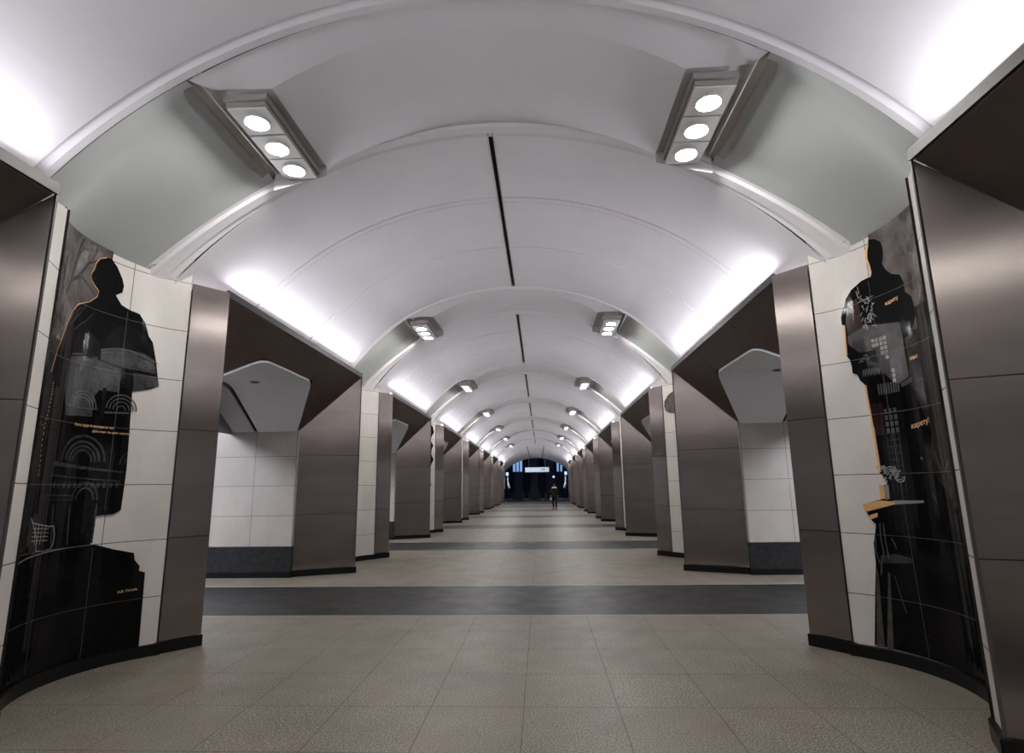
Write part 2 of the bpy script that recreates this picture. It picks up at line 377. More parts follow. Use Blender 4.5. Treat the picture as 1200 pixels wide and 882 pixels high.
# ================================================================ PYLONS
PY0 = {-1: {}, 1: {}}
def niche_pt(s, th, r=RN, z=0.0): 
    a = math.radians(th); return (s*(CXN+r*math.cos(a)), 5.0+r*math.sin(a), z)
THN = 49.4
def nth(i): return ['first', 'second', 'third', 'fourth', 'fifth', 'sixth', 'seventh', 'eighth'][i]
def make_pylon(s):
    side = 'left' if s < 0 else 'right'
    root = empty('pylon', 'x', 'pylon', (0, 0, 0), 'steel and travertine pylons along the hall')
    # niche wall: curved travertine, with a near flat return
    bm = bmesh.new()
    ths = lsp(-55.0, THN, 40)
    plan = [(s*3.185, 3.80)]+[niche_pt(s, t)[:2] for t in ths]
    L = [0.0]
    for i in range(1, len(plan)): L.append(L[-1]+math.dist(plan[i], plan[i-1]))
    out = [(s*4.1, 3.80)]+[(s*4.1, 5.87)]
    vb = [bm.verts.new((x, y, 0.0)) for x, y in plan+out[::-1]]; vt = [bm.verts.new((x, y, 3.80 if i == 0 else 3.86 if i == 1 else 3.90 if i < 6 else 4.35 if i < len(plan) else 3.75)) for i, (x, y) in enumerate(plan+out[::-1])]
    n = len(vb)
    for i in range(n): bm.faces.new((vb[i], vb[(i+1) % n], vt[(i+1) % n], vt[i]))
    o = link('niche_wall', bm, 'travertine', root)
    lut = {}
    mid = L[20+1]+0.056
    for (x, y), l in zip(plan, L): lut[(round(x, 4), round(y, 4))] = l-mid
    uv_planar(o, lambda c: (lut.get((round(c.x, 4), round(c.y, 4)), 0.0), c.z))
    # cut the near return wall at the fascia height so it does not rise above the metal
    # steel panels: far strip, near hall face, jamb faces
    th = 0.03
    def panel(name, a, b, za, zb, zlo=0.12, joints=(1.12, 2.25), mat='steel', off=0.0):
        """upright panel from plan point a to b; za, zb top heights at a and b"""
        ax, ay = a; bx, by = b; d = Vector((bx-ax, by-ay, 0)).normalized(); nrm = Vector((-d.y, d.x, 0))
        c = Vector((s*3.9, 5.0, 0))
        if (c-Vector((ax, ay, 0))).dot(nrm) < 0: nrm = -nrm
        bm = bmesh.new(); levels = [zlo]+[j for j in joints]+[None]
        for i in range(len(levels)-1):
            z0 = levels[i]+(0.004 if i else 0); z1 = levels[i+1]
            if z1 is None: pts = [(ax, ay, z0), (bx, by, z0), (bx, by, zb), (ax, ay, za)]
            else: pts = [(ax, ay, z0), (bx, by, z0), (bx, by, z1-0.004), (ax, ay, z1-0.004)]
            prism(bm, pts, nrm*th)
        # dark backing seen through the joints
        prism(bm, [(ax+nrm.x*.006, ay+nrm.y*.006, zlo), (bx+nrm.x*.006, by+nrm.y*.006, zlo), (bx+nrm.x*.006, by+nrm.y*.006, min(zb, 2.6)), (ax+nrm.x*.006, ay+nrm.y*.006, min(za, 2.6))], nrm*(th-0.01), 1)
        return link(name, bm, [mat, 'joint'], root)
    panel('steel_strip', (s*3.405, 5.885), (s*3.16, 6.20), 3.89, 3.89)
    panel('steel_jamb_panel', (s*3.16, 6.20), (s*4.24, 6.63), 3.83, 2.72)
    panel('steel_hall_panel', (s*3.17, 3.79), (s*4.21, 3.33), 3.84, 2.73)
    # corner edge bead
    bm = bmesh.new(); bar(bm, (s*3.168, 3.792, 0.12), (s*3.168, 3.792, 3.93), 0.016, 0.016, (0, 1, 0)); link('edge_bead', bm, 'fascia', root); bm = bmesh.new(); bar(bm, (s*3.157, 6.205, 0.12), (s*3.157, 6.205, 3.84), 0.014, 0.014, (0, 1, 0))
    link('edge_bead', bm, 'fascia', root)
    # niche far edge bead beside travertine
    # passage jamb walls of travertine with dark granite base
    for y0, y1, nm in ((3.22, 3.30, 'far'), (6.66, 6.74, 'near')):
        bm = bmesh.new(); box(bm, min(s*4.19, s*6.3), max(s*4.19, s*6.3), y0, y1, 0.55, 2.72)
        o = link('passage_wall', bm, 'jamb', root); uv_planar(o, lambda c: (abs(c.x), c.z))
        bm = bmesh.new(); box(bm, min(s*4.19, s*6.3), max(s*4.19, s*6.3), y0+(0.01 if y0 < 5 else 0.0), y1-(0.0 if y0 < 5 else 0.01), 0.10, 0.545)
        link('granite_base', bm, 'darkbase', root)
        bm = bmesh.new(); yy0, yy1 = (y0-0.03, y1) if y0 < 5 else (y0, y1+0.03)
        box(bm, min(s*4.17, s*6.3), max(s*4.17, s*6.3), yy0, yy1, 0.0, 0.10); box(bm, min(s*4.19, s*6.3), max(s*4.19, s*6.3), y0, y1, 0.543, 0.552, 1)
        link('plinth', bm, ['plinth', 'fascia'], root)
    # body towards the platform
    bm = bmesh.new(); box(bm, min(s*6.2, s*6.3), max(s*6.2, s*6.3), 3.30, 6.66, 0.0, 2.72)
    o = link('platform_face', bm, 'jamb', root); uv_planar(o, lambda c: (c.y, c.z))
    # black plinth
    bm = bmesh.new()
    inner = [niche_pt(s, t, RN-0.045)[:2] for t in lsp(-54, THN+1.5, 36)]
    outer = [niche_pt(s, t, RN+0.02)[:2] for t in lsp(-54, THN+1.5, 36)]
    for i in range(len(inner)-1):
        prism(bm, [inner[i]+(0,), inner[i+1]+(0,), outer[i+1]+(0,), outer[i]+(0,)], (0, 0, 0.105))
    def seg(a, b, wd=0.045, h=0.11):
        bar(bm, (a[0], a[1], h/2), (b[0], b[1], h/2), wd, h)
    seg((s*3.42, 5.855), (s*3.135, 6.205)); seg((s*3.15, 6.195), (s*4.2, 6.615)); seg((s*3.145, 3.785), (s*4.2, 3.315)); seg((s*3.15, 3.775), (s*3.29, 4.05))
    link('plinth', bm, 'plinth', root)
    return root
GRP = 'steel and travertine pylons along the hall'
for s in (-1, 1):
    side = 'left' if s < 0 else 'right'
    p0 = make_pylon(s)
    for k in range(0, K1):
        o = p0 if k == 0 else copy_tree(p0)
        o.location.y = BAY*k
        if k == 0: o['label'] = 'nearest pylon on the %s, with a curved niche holding a polished silhouette mural' % side
        else: o['label'] = 'brushed steel and travertine pylon on the %s, %s from the camera' % (side, nth(k))
# half pylon faces of the end wall after the last opening, plain brown steel
for s in (-1, 1):
    bm = bmesh.new()
    y0 = 3.79+BAY*K1
    prism(bm, [(s*3.17, y0, 0.1), (s*4.21, y0-0.46, 0.1), (s*4.21, y0-0.46, 2.73), (s*3.17, y0, 3.84)], (0, 0.05, 0))
    prism(bm, [(s*3.19, y0, 0.0), (s*3.40, YA, 0.0), (s*3.40, YA, 3.45), (s*3.19, y0, 3.86)], (s*0.6, 0, 0))
    struct(link('wall_left' if s < 0 else 'wall_right', bm, 'steel'))
# ================================================================ CANOPIES over the passages
def make_canopy(s):
    root = empty('passage_canopy', 'x', 'canopy', (0, 0, 0), 'steel canopies over the side passages')
    F0, F1 = (s*3.175, 6.215, 3.83), (s*3.175, 11.265, 3.83)
    P0, P1, P2, P3 = (s*4.24, 6.63, 2.72), (s*3.505, 7.82, 3.475), (s*3.505, 9.60, 3.475), (s*4.24, 10.81, 2.72)
    E1, E2 = (s*3.175, 7.82, 3.83), (s*3.175, 9.60, 3.83)
    upn = (s*0.02, 0, 0.025)
    def sh(poly):
        c = sum((Vector(p) for p in poly), Vector())/len(poly)
        return [Vector(p)+(c-Vector(p)).normalized()*0.006 for p in poly]
    for poly in ((F0, E1, P1, P0), (E1, E2, P2, P1), (E2, F1, P3, P2)):
        bm = bmesh.new(); prism(bm, sh(poly), upn); link('soffit_panel', bm, 'soffit', root)
    bm = bmesh.new(); up2 = (s*0.03, 0, 0.035)
    for poly in ((F0, E1, P1, P0), (E1, E2, P2, P1), (E2, F1, P3, P2)):
        prism(bm, [Vector(p)+Vector((s*.012, 0, .015)) for p in poly], up2)
    link('soffit_backing', bm, 'joint', root)
    # fascia and cove shelf
    bm = bmesh.new(); box(bm, min(s*3.15, s*3.18), max(s*3.15, s*3.18), 6.19, 11.285, 3.835, 3.92)
    link('fascia', bm, 'fascia', root)
    bm = bmesh.new(); prism(bm, [(s*3.185, 6.22, 3.842), (s*3.44, 5.91, 3.842), (s*3.78, 5.91, 3.842), (s*3.78, 11.25, 3.842), (s*3.185, 11.25, 3.842)], (0, 0, 0.018))
    link('cove_shelf', bm, 'plaster', root)
    bm = bmesh.new(); prism(bm, [(s*3.22, 6.42, 3.866), (s*3.272, 6.42, 3.960), (s*3.30, 6.42, 3.861), (s*3.22, 6.42, 3.861)], (0, 4.75, 0))
    for f in bm.faces:
        if abs(f.calc_center_median().z-3.913) < 0.004 and abs(abs(f.calc_center_median().x)-3.246) < 0.006: f.material_index = 1
    link('strip_light', bm, ['plaster', 'cove'], root)
    # arch lining: rounded trapezoid section
    def section(shr=0.0, n=6):
        pts = [(6.70+shr, 2.72), (7.82+shr*.6, 3.475-shr), (9.60-shr*.6, 3.475-shr), (10.72-shr, 2.72)]
        outp = [pts[0]]
        for i in (1, 2):
            a, b, c = (Vector(pts[j]) for j in (i-1, i, i+1)); r = 0.22
            p = b+(a-b).normalized()*r; q = b+(c-b).normalized()*r
            for j in range(n+1):
                u = j/n; outp.append(tuple(p*(1-u)**2+b*2*u*(1-u)+q*u*u))
        outp.append(pts[3]); return outp
    def lining(name, sec, xa, xb, mat, slope=False):
        bm = bmesh.new(); A = []; B = []
        for y, z in sec:
            x0 = 3.185+(3.83-z)/1.085 if slope else xa
            A.append(bm.verts.new((s*x0, y, z))); B.append(bm.verts.new((s*xb, y, z)))
        for i in range(len(sec)-1): bm.faces.new((A[i], A[i+1], B[i+1], B[i]))
        bmesh.ops.recalc_face_normals(bm, faces=bm.faces)
        ext = bmesh.ops.solidify(bm, geom=bm.faces[:], thickness=0.03)
        return link(name, bm, mat, root, smooth=False)
    lin1 = lining('arch_lining', section(0.0), 3.5, 4.98, 'lining', True)
    lining('lining_gap', section(-0.04), 4.96, 5.05, 'joint')
    lining('outer_arch_lining', section(0.05), 5.03, 5.45, 'lining2')
    # dark recessed edge between soffit and lining
    # downlight
    bm = bmesh.new(); bmesh.ops.create_cone(bm, cap_ends=True, segments=24, radius1=0.085, radius2=0.085, depth=0.02, matrix=Matrix.Translation((s*4.45, 9.41, 3.440)))
    d = link('downlight', bm, 'lamp_dark', root)
    bm = bmesh.new(); bmesh.ops.create_cone(bm, cap_ends=True, segments=20, radius1=0.055, radius2=0.055, depth=0.01, matrix=Matrix.Translation((s*4.45, 9.41, 3.429)))
    g = link('downlight_bowl', bm, 'joint', d)
    return root
for s in (-1, 1):
    side = 'left' if s < 0 else 'right'
    c0 = make_canopy(s)
    for k in range(K0, K1):
        o = c0 if k == K0 else copy_tree(c0)
        o.location.y = BAY*k
        o['label'] = ('dark steel canopy cut off by the %s edge of the view' % side) if k == K0 else 'dark bronze canopy over the side passage on the %s, %s from the camera' % (side, nth(k))
# upper part over the passages: solid between lining and vault side (platform side ceiling)
for s in (-1, 1):
    bm = bmesh.new()
    # platform tunnel vault
    n = 28; rows = []
    for i in range(n+1):
        a = math.pi*i/n; rows.append((s*(8.6-3.15*math.cos(a)), 2.05+2.75*math.sin(a)))
    for yy in (YB, YA):
        pass
    va = [bm.verts.new((x, YB, z)) for x, z in rows]; vb = [bm.verts.new((x, YA, z)) for x, z in rows]
    # side facing the pylons starts above the passages
    for i in range(n):
        if rows[i+1][1] < 2.9 and i < n/2: continue
        bm.faces.new((va[i], va[i+1], vb[i+1], vb[i]))
    struct(link('ceiling', bm, 'lining2', smooth=True))
    bm = bmesh.new(); box(bm, min(s*11.7, s*11.9), max(s*11.7, s*11.9), YB, YA, 0.0, 2.3)
    struct(link('wall_left' if s < 0 else 'wall_right', bm, 'platform_wall'))
    bm = bmesh.new()
    for k in range(K0, K1+1):
        if k < K1: continue
    bm.free()
    for k in range(K0, K1):  # wide unseen panels fill the passages with softened light
        bm = bmesh.new(); yy = BAY*k+8.7; box(bm, min(s*6.9, s*9.0), max(s*6.9, s*9.0), yy-3.2, yy+3.2, 4.10, 4.15)
        o = link('platform_fill_panel', bm, 'plat'); tag(o, 'wide light panel over the %s platform, out of view, sized to soften passage light' % ('left' if s < 0 else 'right'), 'light', 'unseen platform light panels')
# back wall closing the hall behind the camera
bm = bmesh.new(); box(bm, -13.4, 13.4, YB-0.2, YB, -0.1, 5.7); struct(link('wall_back', bm, 'platform_wall'))
# ================================================================ CEILING LAMPS
def make_lamp(s):
    root = empty('ceiling_lamp', 'x', 'ceiling lamp', (s*2.03, 4.9, 4.9), 'three-lens ceiling lamps along the vault')
    def L(name, bm, mat, par=root, **k):
        o = link(name, bm, mat, par, **k)
        return o
    bm = bmesh.new(); o_ = Vector((s*2.03, 4.9, 4.9))
    # stepped housing (local coordinates relative to root)
    def b(bm, x0, x1, y0, y1, z0, z1, mi=0): box(bm, min(s*x0, s*x1), max(s*x0, s*x1), y0, y1, z0, z1, mi)
    b(bm, -0.185, 0.20, -0.63, 0.60, 0.055, 0.11); b(bm, -0.165, 0.185, -0.605, 0.585, 0.008, 0.05); b(bm, -0.14, 0.14, -0.5, 0.5, 0.11, 0.27)
    L('housing', bm, 'lamp_grey')
    for i, yc in enumerate((-0.405, -0.005, 0.385)):
        bm = bmesh.new(); h = 0.188 if i != 1 else 0.184
        b(bm, -0.17, 0.18, yc-h, yc+h, -0.006, 0.008)
        bmesh.ops.bevel(bm, geom=bm.edges[:], offset=0.003, segments=1, affect='EDGES')
        p = L('lamp_plate', bm, 'lamp_plate')
        bm = bmesh.new(); bmesh.ops.create_cone(bm, cap_ends=True, segments=32, radius1=0.095, radius2=0.095, depth=0.008, matrix=Matrix.Translation((0, yc, -0.008)))
        L('lens', bm, 'disc', p)
        bm = bmesh.new(); bmesh.ops.create_cone(bm, cap_ends=False, segments=32, radius1=0.106, radius2=0.102, depth=0.020, matrix=Matrix.Translation((0, yc, -0.015)))
        L('lens_light_shield', bm, 'lamp_plate', p)  # added rim, shields the nearby rib from grazing lens light
    # bright rail; darker and paler strips paint the panel's shaded edge
    bm = bmesh.new(); bar(bm, (s*0.30, -0.90, 0.135), (s*0.30, 0.66, 0.135), 0.02, 0.10)
    L('rail', bm, 'lamp_plate')
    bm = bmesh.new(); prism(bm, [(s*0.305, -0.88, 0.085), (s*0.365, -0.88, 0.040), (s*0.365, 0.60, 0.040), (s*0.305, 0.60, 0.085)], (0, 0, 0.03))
    L('edge_shade', bm, 'lamp_dark')
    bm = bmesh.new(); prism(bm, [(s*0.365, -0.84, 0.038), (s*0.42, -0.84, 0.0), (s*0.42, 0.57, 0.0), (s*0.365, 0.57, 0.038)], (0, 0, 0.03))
    L('edge_half_shade', bm, 'lamp_grey')
    return root
for s in (-1, 1):
    side = 'left' if s < 0 else 'right'
    l0 = make_lamp(s)
    for k in range(K0, K1):
        o = l0 if k == K0 else copy_tree(l0)
        o.location.y = 4.9+BAY*k
        if k > 0: o.location.z = 5.07; o.location.x = s*2.09
        o['label'] = ('three-lens ceiling lamp overhead behind the view on the %s' % side) if k == K0 else 'three-lens ceiling lamp on the %s of the vault, %s from the camera' % (side, nth(k))
# outlines of the mural shapes on the niche wall (degrees along the curve, height in metres)
ART = {
'L_outline': [(7.6, 3.956), (7.56, 3.893), (10.79, 3.84), (14.2, 3.741), (15.54, 3.67), (15.11, 3.596), (11.81, 3.548), (15.47, 3.467), (19.98, 3.44), (25.16, 3.424), (28.5, 3.342), (30.83, 3.209), (33.16, 3.15), (35.78, 2.944), (38.18, 2.692), (34.81, 2.657), (25.93, 2.608), (26.36, 2.414), (26.96, 2.13), (27.5, 1.818), (27.28, 1.58), (27.02, 1.421), (23.82, 1.384), (18.47, 1.382), (15.03, 1.37), (15.32, 1.204), (14.7, 1.118), (17.87, 1.106), (25.71, 1.052), (35.18, 0.999), (35.91, 0.927), (38.39, 0.867), (38.24, 0.823), (41.03, 0.801), (41.27, 0.578), (41.69, 0.097)],
'L_figure': [(7.56, 3.893), (4.14, 3.888), (0.34, 3.847), (-1.8, 3.783), (-2.34, 3.719), (-3.99, 3.656), (-3.77, 3.608), (-0.98, 3.562), (1.93, 3.524), (1.41, 3.461), (-2.64, 3.384), (-9.96, 3.312), (-13.39, 3.219), (-15.96, 3.095), (-19.32, 2.91), (-21.29, 2.829), (-24.55, 2.611), (-20.7, 2.538), (-20.69, 2.438), (-21.54, 2.292), (-23.2, 2.148), (-23.15, 1.955), (-21.99, 1.792), (-22.46, 1.727), (-23.78, 1.527), (-22.61, 1.368), (-17.58, 1.125)],
'L_basket': [(-23.06, 1.395), (-20.9, 1.353), (-14.23, 1.332), (-8.56, 1.311), (-6.09, 1.315), (-4.86, 1.237), (-5.04, 1.154), (-6.6, 1.116), (-10.58, 1.11), (-15.71, 1.121), (-16.49, 1.228), (-19.58, 1.312)],
'L_dome1': [(9.23, 3.055), (9.77, 3.108), (11.99, 3.179), (15.14, 3.239), (20.14, 3.268), (24.39, 3.26), (28.84, 3.2), (31.24, 3.13), (33.33, 3.115), (35.13, 2.995), (31.4, 3.018), (25.6, 3.039), (18.14, 3.033), (8.01, 2.97), (6.78, 3.013), (7.43, 3.116)],
'L_dome2': [(-9.3, 2.855), (-9.12, 2.949), (-6.45, 3.026), (-2.6, 3.079), (1.44, 3.084), (5.64, 3.041), (7.13, 2.965), (7.7, 2.886), (4.04, 2.877), (-0.86, 2.879)],
'L_wall1': [(-10.04, 2.813), (-0.73, 2.864), (6.99, 2.858), (19.03, 2.815), (19.19, 2.58), (9.08, 2.565), (7.35, 2.495), (7.39, 2.305), (-7.92, 2.283), (-10.76, 2.499)],
'L_drum': [(7.57, 2.967), (14.8, 3.018), (21.52, 3.031), (29.82, 3.012), (34.47, 2.966), (35.99, 2.819), (29.18, 2.825), (19.34, 2.833), (7.87, 2.862)],
'L_blockR': [(25.27, 2.803), (36.53, 2.789), (37.95, 2.692), (26.31, 2.612)],
'L_arch1c': [(1.3, 2.384)],
'L_arch2c': [(21.46, 2.403)],
'L_arch3c': [(4.79, 1.884)],
'L_arch4c': [(26.97, 1.916)],
'L_arch5c': [(8.71, 1.526)],
'L_ledge': [(-11.91, 1.872), (3.79, 1.841), (26.08, 1.797), (26.02, 1.781), (14.24, 1.8), (-10.87, 1.83)],
'L_br1': [(-21.1, 3.34), (-18.11, 3.469), (-16.91, 3.605), (-14.59, 3.768), (-13.29, 3.894), (-11.16, 3.946)],
'L_br2': [(-18.11, 3.469), (-11.23, 3.6), (-7.58, 3.728), (-2.45, 3.794)],
'L_br3': [(-14.59, 3.768), (-10.16, 3.855), (-4.42, 3.888), (2.65, 3.949)],
'L_br4': [(-28.28, 2.982), (-27.15, 3.136), (-31.41, 3.243), (-29.46, 3.33)],
'L_br5': [(-16.91, 3.494), (-9.73, 3.579), (-4.56, 3.536), (-0.18, 3.467)],
'L_br6': [(-7.35, 3.947), (-1.72, 3.963), (-4.76, 3.801)],
'L_glow': [(-16.32, 3.562), (-17, 3.668), (-14.78, 3.783), (-10.16, 3.855), (-6.91, 3.841), (-7.18, 3.747), (-11.57, 3.63), (-15.36, 3.545)],
'R_outline': [(17.49, 3.98), (17.26, 3.929), (18.74, 3.877), (20.04, 3.823), (20.37, 3.745), (19.44, 3.673), (18.97, 3.621), (18.61, 3.555), (24.23, 3.545), (29.92, 3.489), (33.21, 3.411), (34.47, 3.336), (34.91, 3.327), (36.63, 3.238), (36.69, 3.165), (35.66, 3.144), (36.31, 2.978), (36.39, 2.842), (34.87, 2.781), (34.52, 2.716), (34.54, 2.654), (32.42, 2.631), (31.33, 2.565), (29.67, 2.529), (29.45, 2.391), (28.97, 2.24), (28.52, 2.031), (28.36, 1.889), (28.28, 1.687), (26.44, 1.636), (24.85, 1.6), (25.44, 1.57), (29.17, 1.559), (29.18, 1.431), (37.75, 1.386), (36.41, 1.321), (35.11, 1.251), (32.98, 1.203), (33.88, 1.118), (35.13, 1.032), (35.29, 0.849), (37.36, 0.577), (40.38, 0.121)],
'R_figure': [(17.32, 3.921), (14.01, 3.9), (10.74, 3.839), (9.92, 3.769), (10.19, 3.708), (11.68, 3.627), (9.99, 3.552), (7.14, 3.491), (1.94, 3.444), (0.18, 3.357), (0.1, 3.268), (-3.65, 3.199), (-4.66, 3.093), (-4.51, 2.901), (-0.11, 2.912), (4.67, 2.852), (4.77, 2.653), (5.24, 2.513), (3.87, 2.369), (1.53, 2.225), (-1.89, 2.083), (-3.71, 1.975), (-1.66, 1.891), (2.34, 1.712), (-2.42, 1.62), (-11.24, 1.533), (-10.36, 1.101), (-10.44, 0.959)],
'R_gold': [(17.38, 3.914), (17.96, 3.886), (20.04, 3.823), (20.37, 3.745), (19.44, 3.673), (18.97, 3.621), (18.61, 3.555), (19.71, 3.547), (17.97, 3.582), (18.45, 3.665), (19.3, 3.736), (18.72, 3.812), (17.74, 3.868)],
'R_gold2': [(35.69, 3.152), (36.31, 2.978), (36.53, 2.843), (35.79, 2.84), (35.57, 2.974), (35.09, 3.149)],
'R_gold3': [(29.49, 2.521), (29.45, 2.391), (28.97, 2.24), (28.52, 2.031), (27.71, 2.03), (28.08, 2.238), (28.56, 2.389), (28.65, 2.51)],
'R_gold4': [(28.93, 2.11), (28.36, 1.889), (28.28, 1.687), (27.11, 1.686), (27.33, 1.888), (27.59, 2.108)],
'R_gold5': [(37.75, 1.386), (29.37, 1.424), (22.54, 1.413), (22.69, 1.392), (28.27, 1.375), (35.71, 1.322), (36.76, 1.321)],
'R_gold6': [(29.04, 1.556), (26.94, 1.566), (26.93, 1.443), (29.01, 1.434)],
'R_gold7': [(35.23, 1.286), (31.56, 1.31), (31.45, 1.275), (34.93, 1.247)],
'R_capital': [(30.59, 1.402), (22.06, 1.427), (7.86, 1.432), (7.88, 1.413), (15.41, 1.402), (22.32, 1.392), (27.5, 1.383)],
'R_grey': [(25.37, 3.095), (6.38, 3.021), (6.38, 2.875), (6.6, 2.661), (5.7, 2.515), (12.44, 2.469), (14.39, 2.491), (13.68, 2.929), (25.81, 2.976), (34.92, 2.955), (34.43, 3.033)],
'R_tiles': [(25.48, 2.966), (14.58, 2.926), (14.37, 2.695), (13.63, 2.481), (15.68, 2.488), (16.01, 2.702), (18.09, 2.756), (20.32, 2.842), (23.64, 2.888)],
'R_windows': [(23.23, 2.507), (12.92, 2.464), (17.41, 2.428), (23.21, 2.403)],
'R_windows2': [(22.64, 2.268), (15.46, 2.264), (15.94, 2.009), (22.92, 2.022)],
'R_windows3': [(22.54, 2.069), (15.81, 2.07), (15.89, 1.722), (22.11, 1.719)],
'R_crimson': [(27.99, 2.327), (22.21, 2.326), (22.92, 2.022), (27.78, 2.03)],
'R_crimson2': [(32.24, 3.378), (27.43, 3.381), (27.07, 3.139), (25.79, 3.093), (34.43, 3.033), (34.67, 3.18)],
'R_shiny': [(31.78, 2.847), (21.62, 2.832), (20.85, 2.506), (29.24, 2.535), (32.32, 2.646), (33.31, 2.727)],
'R_fold': [(11.11, 2.472), (-2.07, 2.533), (-0.35, 2.478), (10.57, 2.434)],
'R_streak1': [(30.25, 0.782), (29.43, 0.776), (31.81, 0.427), (32.26, 0.114), (35.16, 0.11), (32.84, 0.423)],
'R_blob': [(32.73, 0.925), (25.56, 0.953), (18.54, 0.928), (18.13, 0.887), (33.9, 0.852)],
'R_trunk': [(-4.64, 2.042), (-11.71, 2.028), (-10.55, 1.879), (-14.05, 1.618), (-9.87, 1.447), (-5.78, 1.557), (-2.42, 1.62), (2.2, 1.725), (-1.66, 1.891)],
}
# ================================================================ NICHE MURALS
class Patch:
    """thin inlays lying on the curved niche wall; coordinates (angle in degrees, height)"""
    def __init__(s, side, oy=0.0): s.s = side; s.oy = oy; s.bm = bmesh.new()
    def poly(s, pts, w0, w1):
        bm = bmesh.new(); R = 1.0
        P = []
        for p in pts:
            if not P or (abs(p[0]-P[-1][0])+abs(p[1]-P[-1][1])*50) > 0.05: P.append(p)
        f = bm.faces.new([bm.verts.new((a, z*50, 0)) for a, z in P])
        bmesh.ops.triangulate(bm, faces=[f], ngon_method='EAR_CLIP')
        a0 = min(p[0] for p in P); a1 = max(p[0] for p in P)
        c = math.ceil(a0/3)*3
        while c < a1:
            bmesh.ops.bisect_plane(bm, geom=bm.verts[:]+bm.edges[:]+bm.faces[:], plane_co=(c, 0, 0), plane_no=(1, 0, 0)); c += 3
        r = bmesh.ops.extrude_face_region(bm, geom=bm.faces[:])
        for v in [g for g in r['geom'] if isinstance(g, bmesh.types.BMVert)]: v.co.z = 1
        off = len(s.bm.verts); vm = {}
        for v in bm.verts:
            wd = w1 if v.co.z > 0.5 else w0
            p = niche_pt(s.s, v.co.x, RN-wd, v.co.y/50); vm[v.index] = s.bm.verts.new(p)
        bm.verts.index_update()
        vm = {}
        s.bm.verts.ensure_lookup_table(); n0 = off
        for i, v in enumerate(bm.verts): vm[v] = s.bm.verts[n0+i]
        for fc in bm.faces:
            try: s.bm.faces.new([vm[v] for v in fc.verts])
            except ValueError: pass
        bm.free()
    def line(s, pts, wd, w0, w1, taper=1.0):
        n = len(pts)
        for i in range(n-1):
            (a, z), (b_, y) = pts[i], pts[i+1]; m = math.radians(1)*RN
            dx, dz = (b_-a)*m, y-z; L = math.hypot(dx, dz) or 1e-6; nx, nz = -dz/L, dx/L
            h0 = wd/2*(1-(1-taper)*i/n); h1 = wd/2*(1-(1-taper)*(i+1)/n)
            s.poly([(a+nx*h0/m, z+nz*h0), (b_+nx*h1/m, y+nz*h1), (b_-nx*h1/m, y-nz*h1), (a-nx*h0/m, z-nz*h0)], w0, w1)
    def done(s, name, mat, parent, smooth=True):
        o = link(name, s.bm, mat, parent)
        o.data.update()
        for p in o.data.polygons: p.use_smooth = False
        return o
def text_patch(side, body, a0, z0, a1, z1, size, mat, parent, name='lettering'):
    cu = bpy.data.curves.new('t', 'FONT'); cu.body = body; cu.size = size; cu.extrude = 0.0004; cu.resolution_u = 3
    to = bpy.data.objects.new('t', cu); COL.objects.link(to)
    dg = bpy.context.evaluated_depsgraph_get(); me = bpy.data.meshes.new_from_object(to.evaluated_get(dg))
    wd = max(v.co.x for v in me.vertices); m = math.radians(1)*RN
    k = abs(a1-a0)*m/wd; sg = 1 if a1 > a0 else -1
    for v in me.vertices:
        x = v.co.x*k; th = a0+sg*x/m; z = z0+(z1-z0)*(v.co.x/wd)+v.co.y*k
        p = niche_pt(side, th, RN-0.0175-v.co.z, z); v.co = p
    bpy.data.objects.remove(to); bpy.data.curves.remove(cu)
    me.name = name; me.materials.clear(); me.materials.append(MAT[mat])
    o = bpy.data.objects.new(name, me); COL.objects.link(o); o.parent = parent; return o
D0, D1 = -0.01, 0.014          # panel slab depth range (proud of the travertine)
def arcs(P, c, radii, squash, wd, w0, w1, full=False):
    m = math.radians(1)*RN
    for r in radii:
        pts = [(c[0]+r*math.cos(a)/m*1.0, c[1]+squash*r*math.sin(a)) for a in lsp(0, math.pi, 12)]
        if c[0]+r/m > 45: continue
        P.line(pts, wd, w0, w1)
NE = -53.5
# ---------------- left mural
ML = empty('niche_mural', 'polished dark stone mural of a cloaked figure in the left niche', 'mural', (0, 0, 0), 'silhouette murals in the niches')
out = ART['L_outline'][:]
P = Patch(-1); P.poly([(NE, 0.1), (NE, 3.87), (-44, 3.91), (-42, 4.08), (7.6, 4.08)]+out, D0, D1); P.done('black_stone_slab', 'black', ML)
i1, i2 = 0.0142, 0.0150
fig = ART['L_figure']
edge = [p for p in fig if p[1] > 2.15]
P = Patch(-1); P.poly([(NE+.8, 3.86), (-44, 3.90), (-42, 4.06), (7.3, 4.06)]+[(7.3, 3.9)]+edge[1:]+[(edge[-1][0], 3.05)][:0]+[(NE+.8, edge[-1][1])], i1, i2)
P.done('smoky_sky_inlay', 'brown', ML)
P = Patch(-1); low = [p for p in fig if p[1] <= 2.2]
P.poly([(NE+.8, 2.92)]+[(-24.5, 2.92)]+[p for p in fig if p[1] < 2.92][:9]+[(-24, 1.11), (NE+.8, 1.07)], i2, 0.0154); P.done('umber_trunk_inlay', 'brownd', ML)
P = Patch(-1)
for nm, wd in (('L_br1', .04), ('L_br2', .03), ('L_br3', .016), ('L_br4', .03), ('L_br5', .02), ('L_br6', .014)): P.line(ART[nm], wd, i2, 0.0158, 0.35)
rnd = random.Random(4)
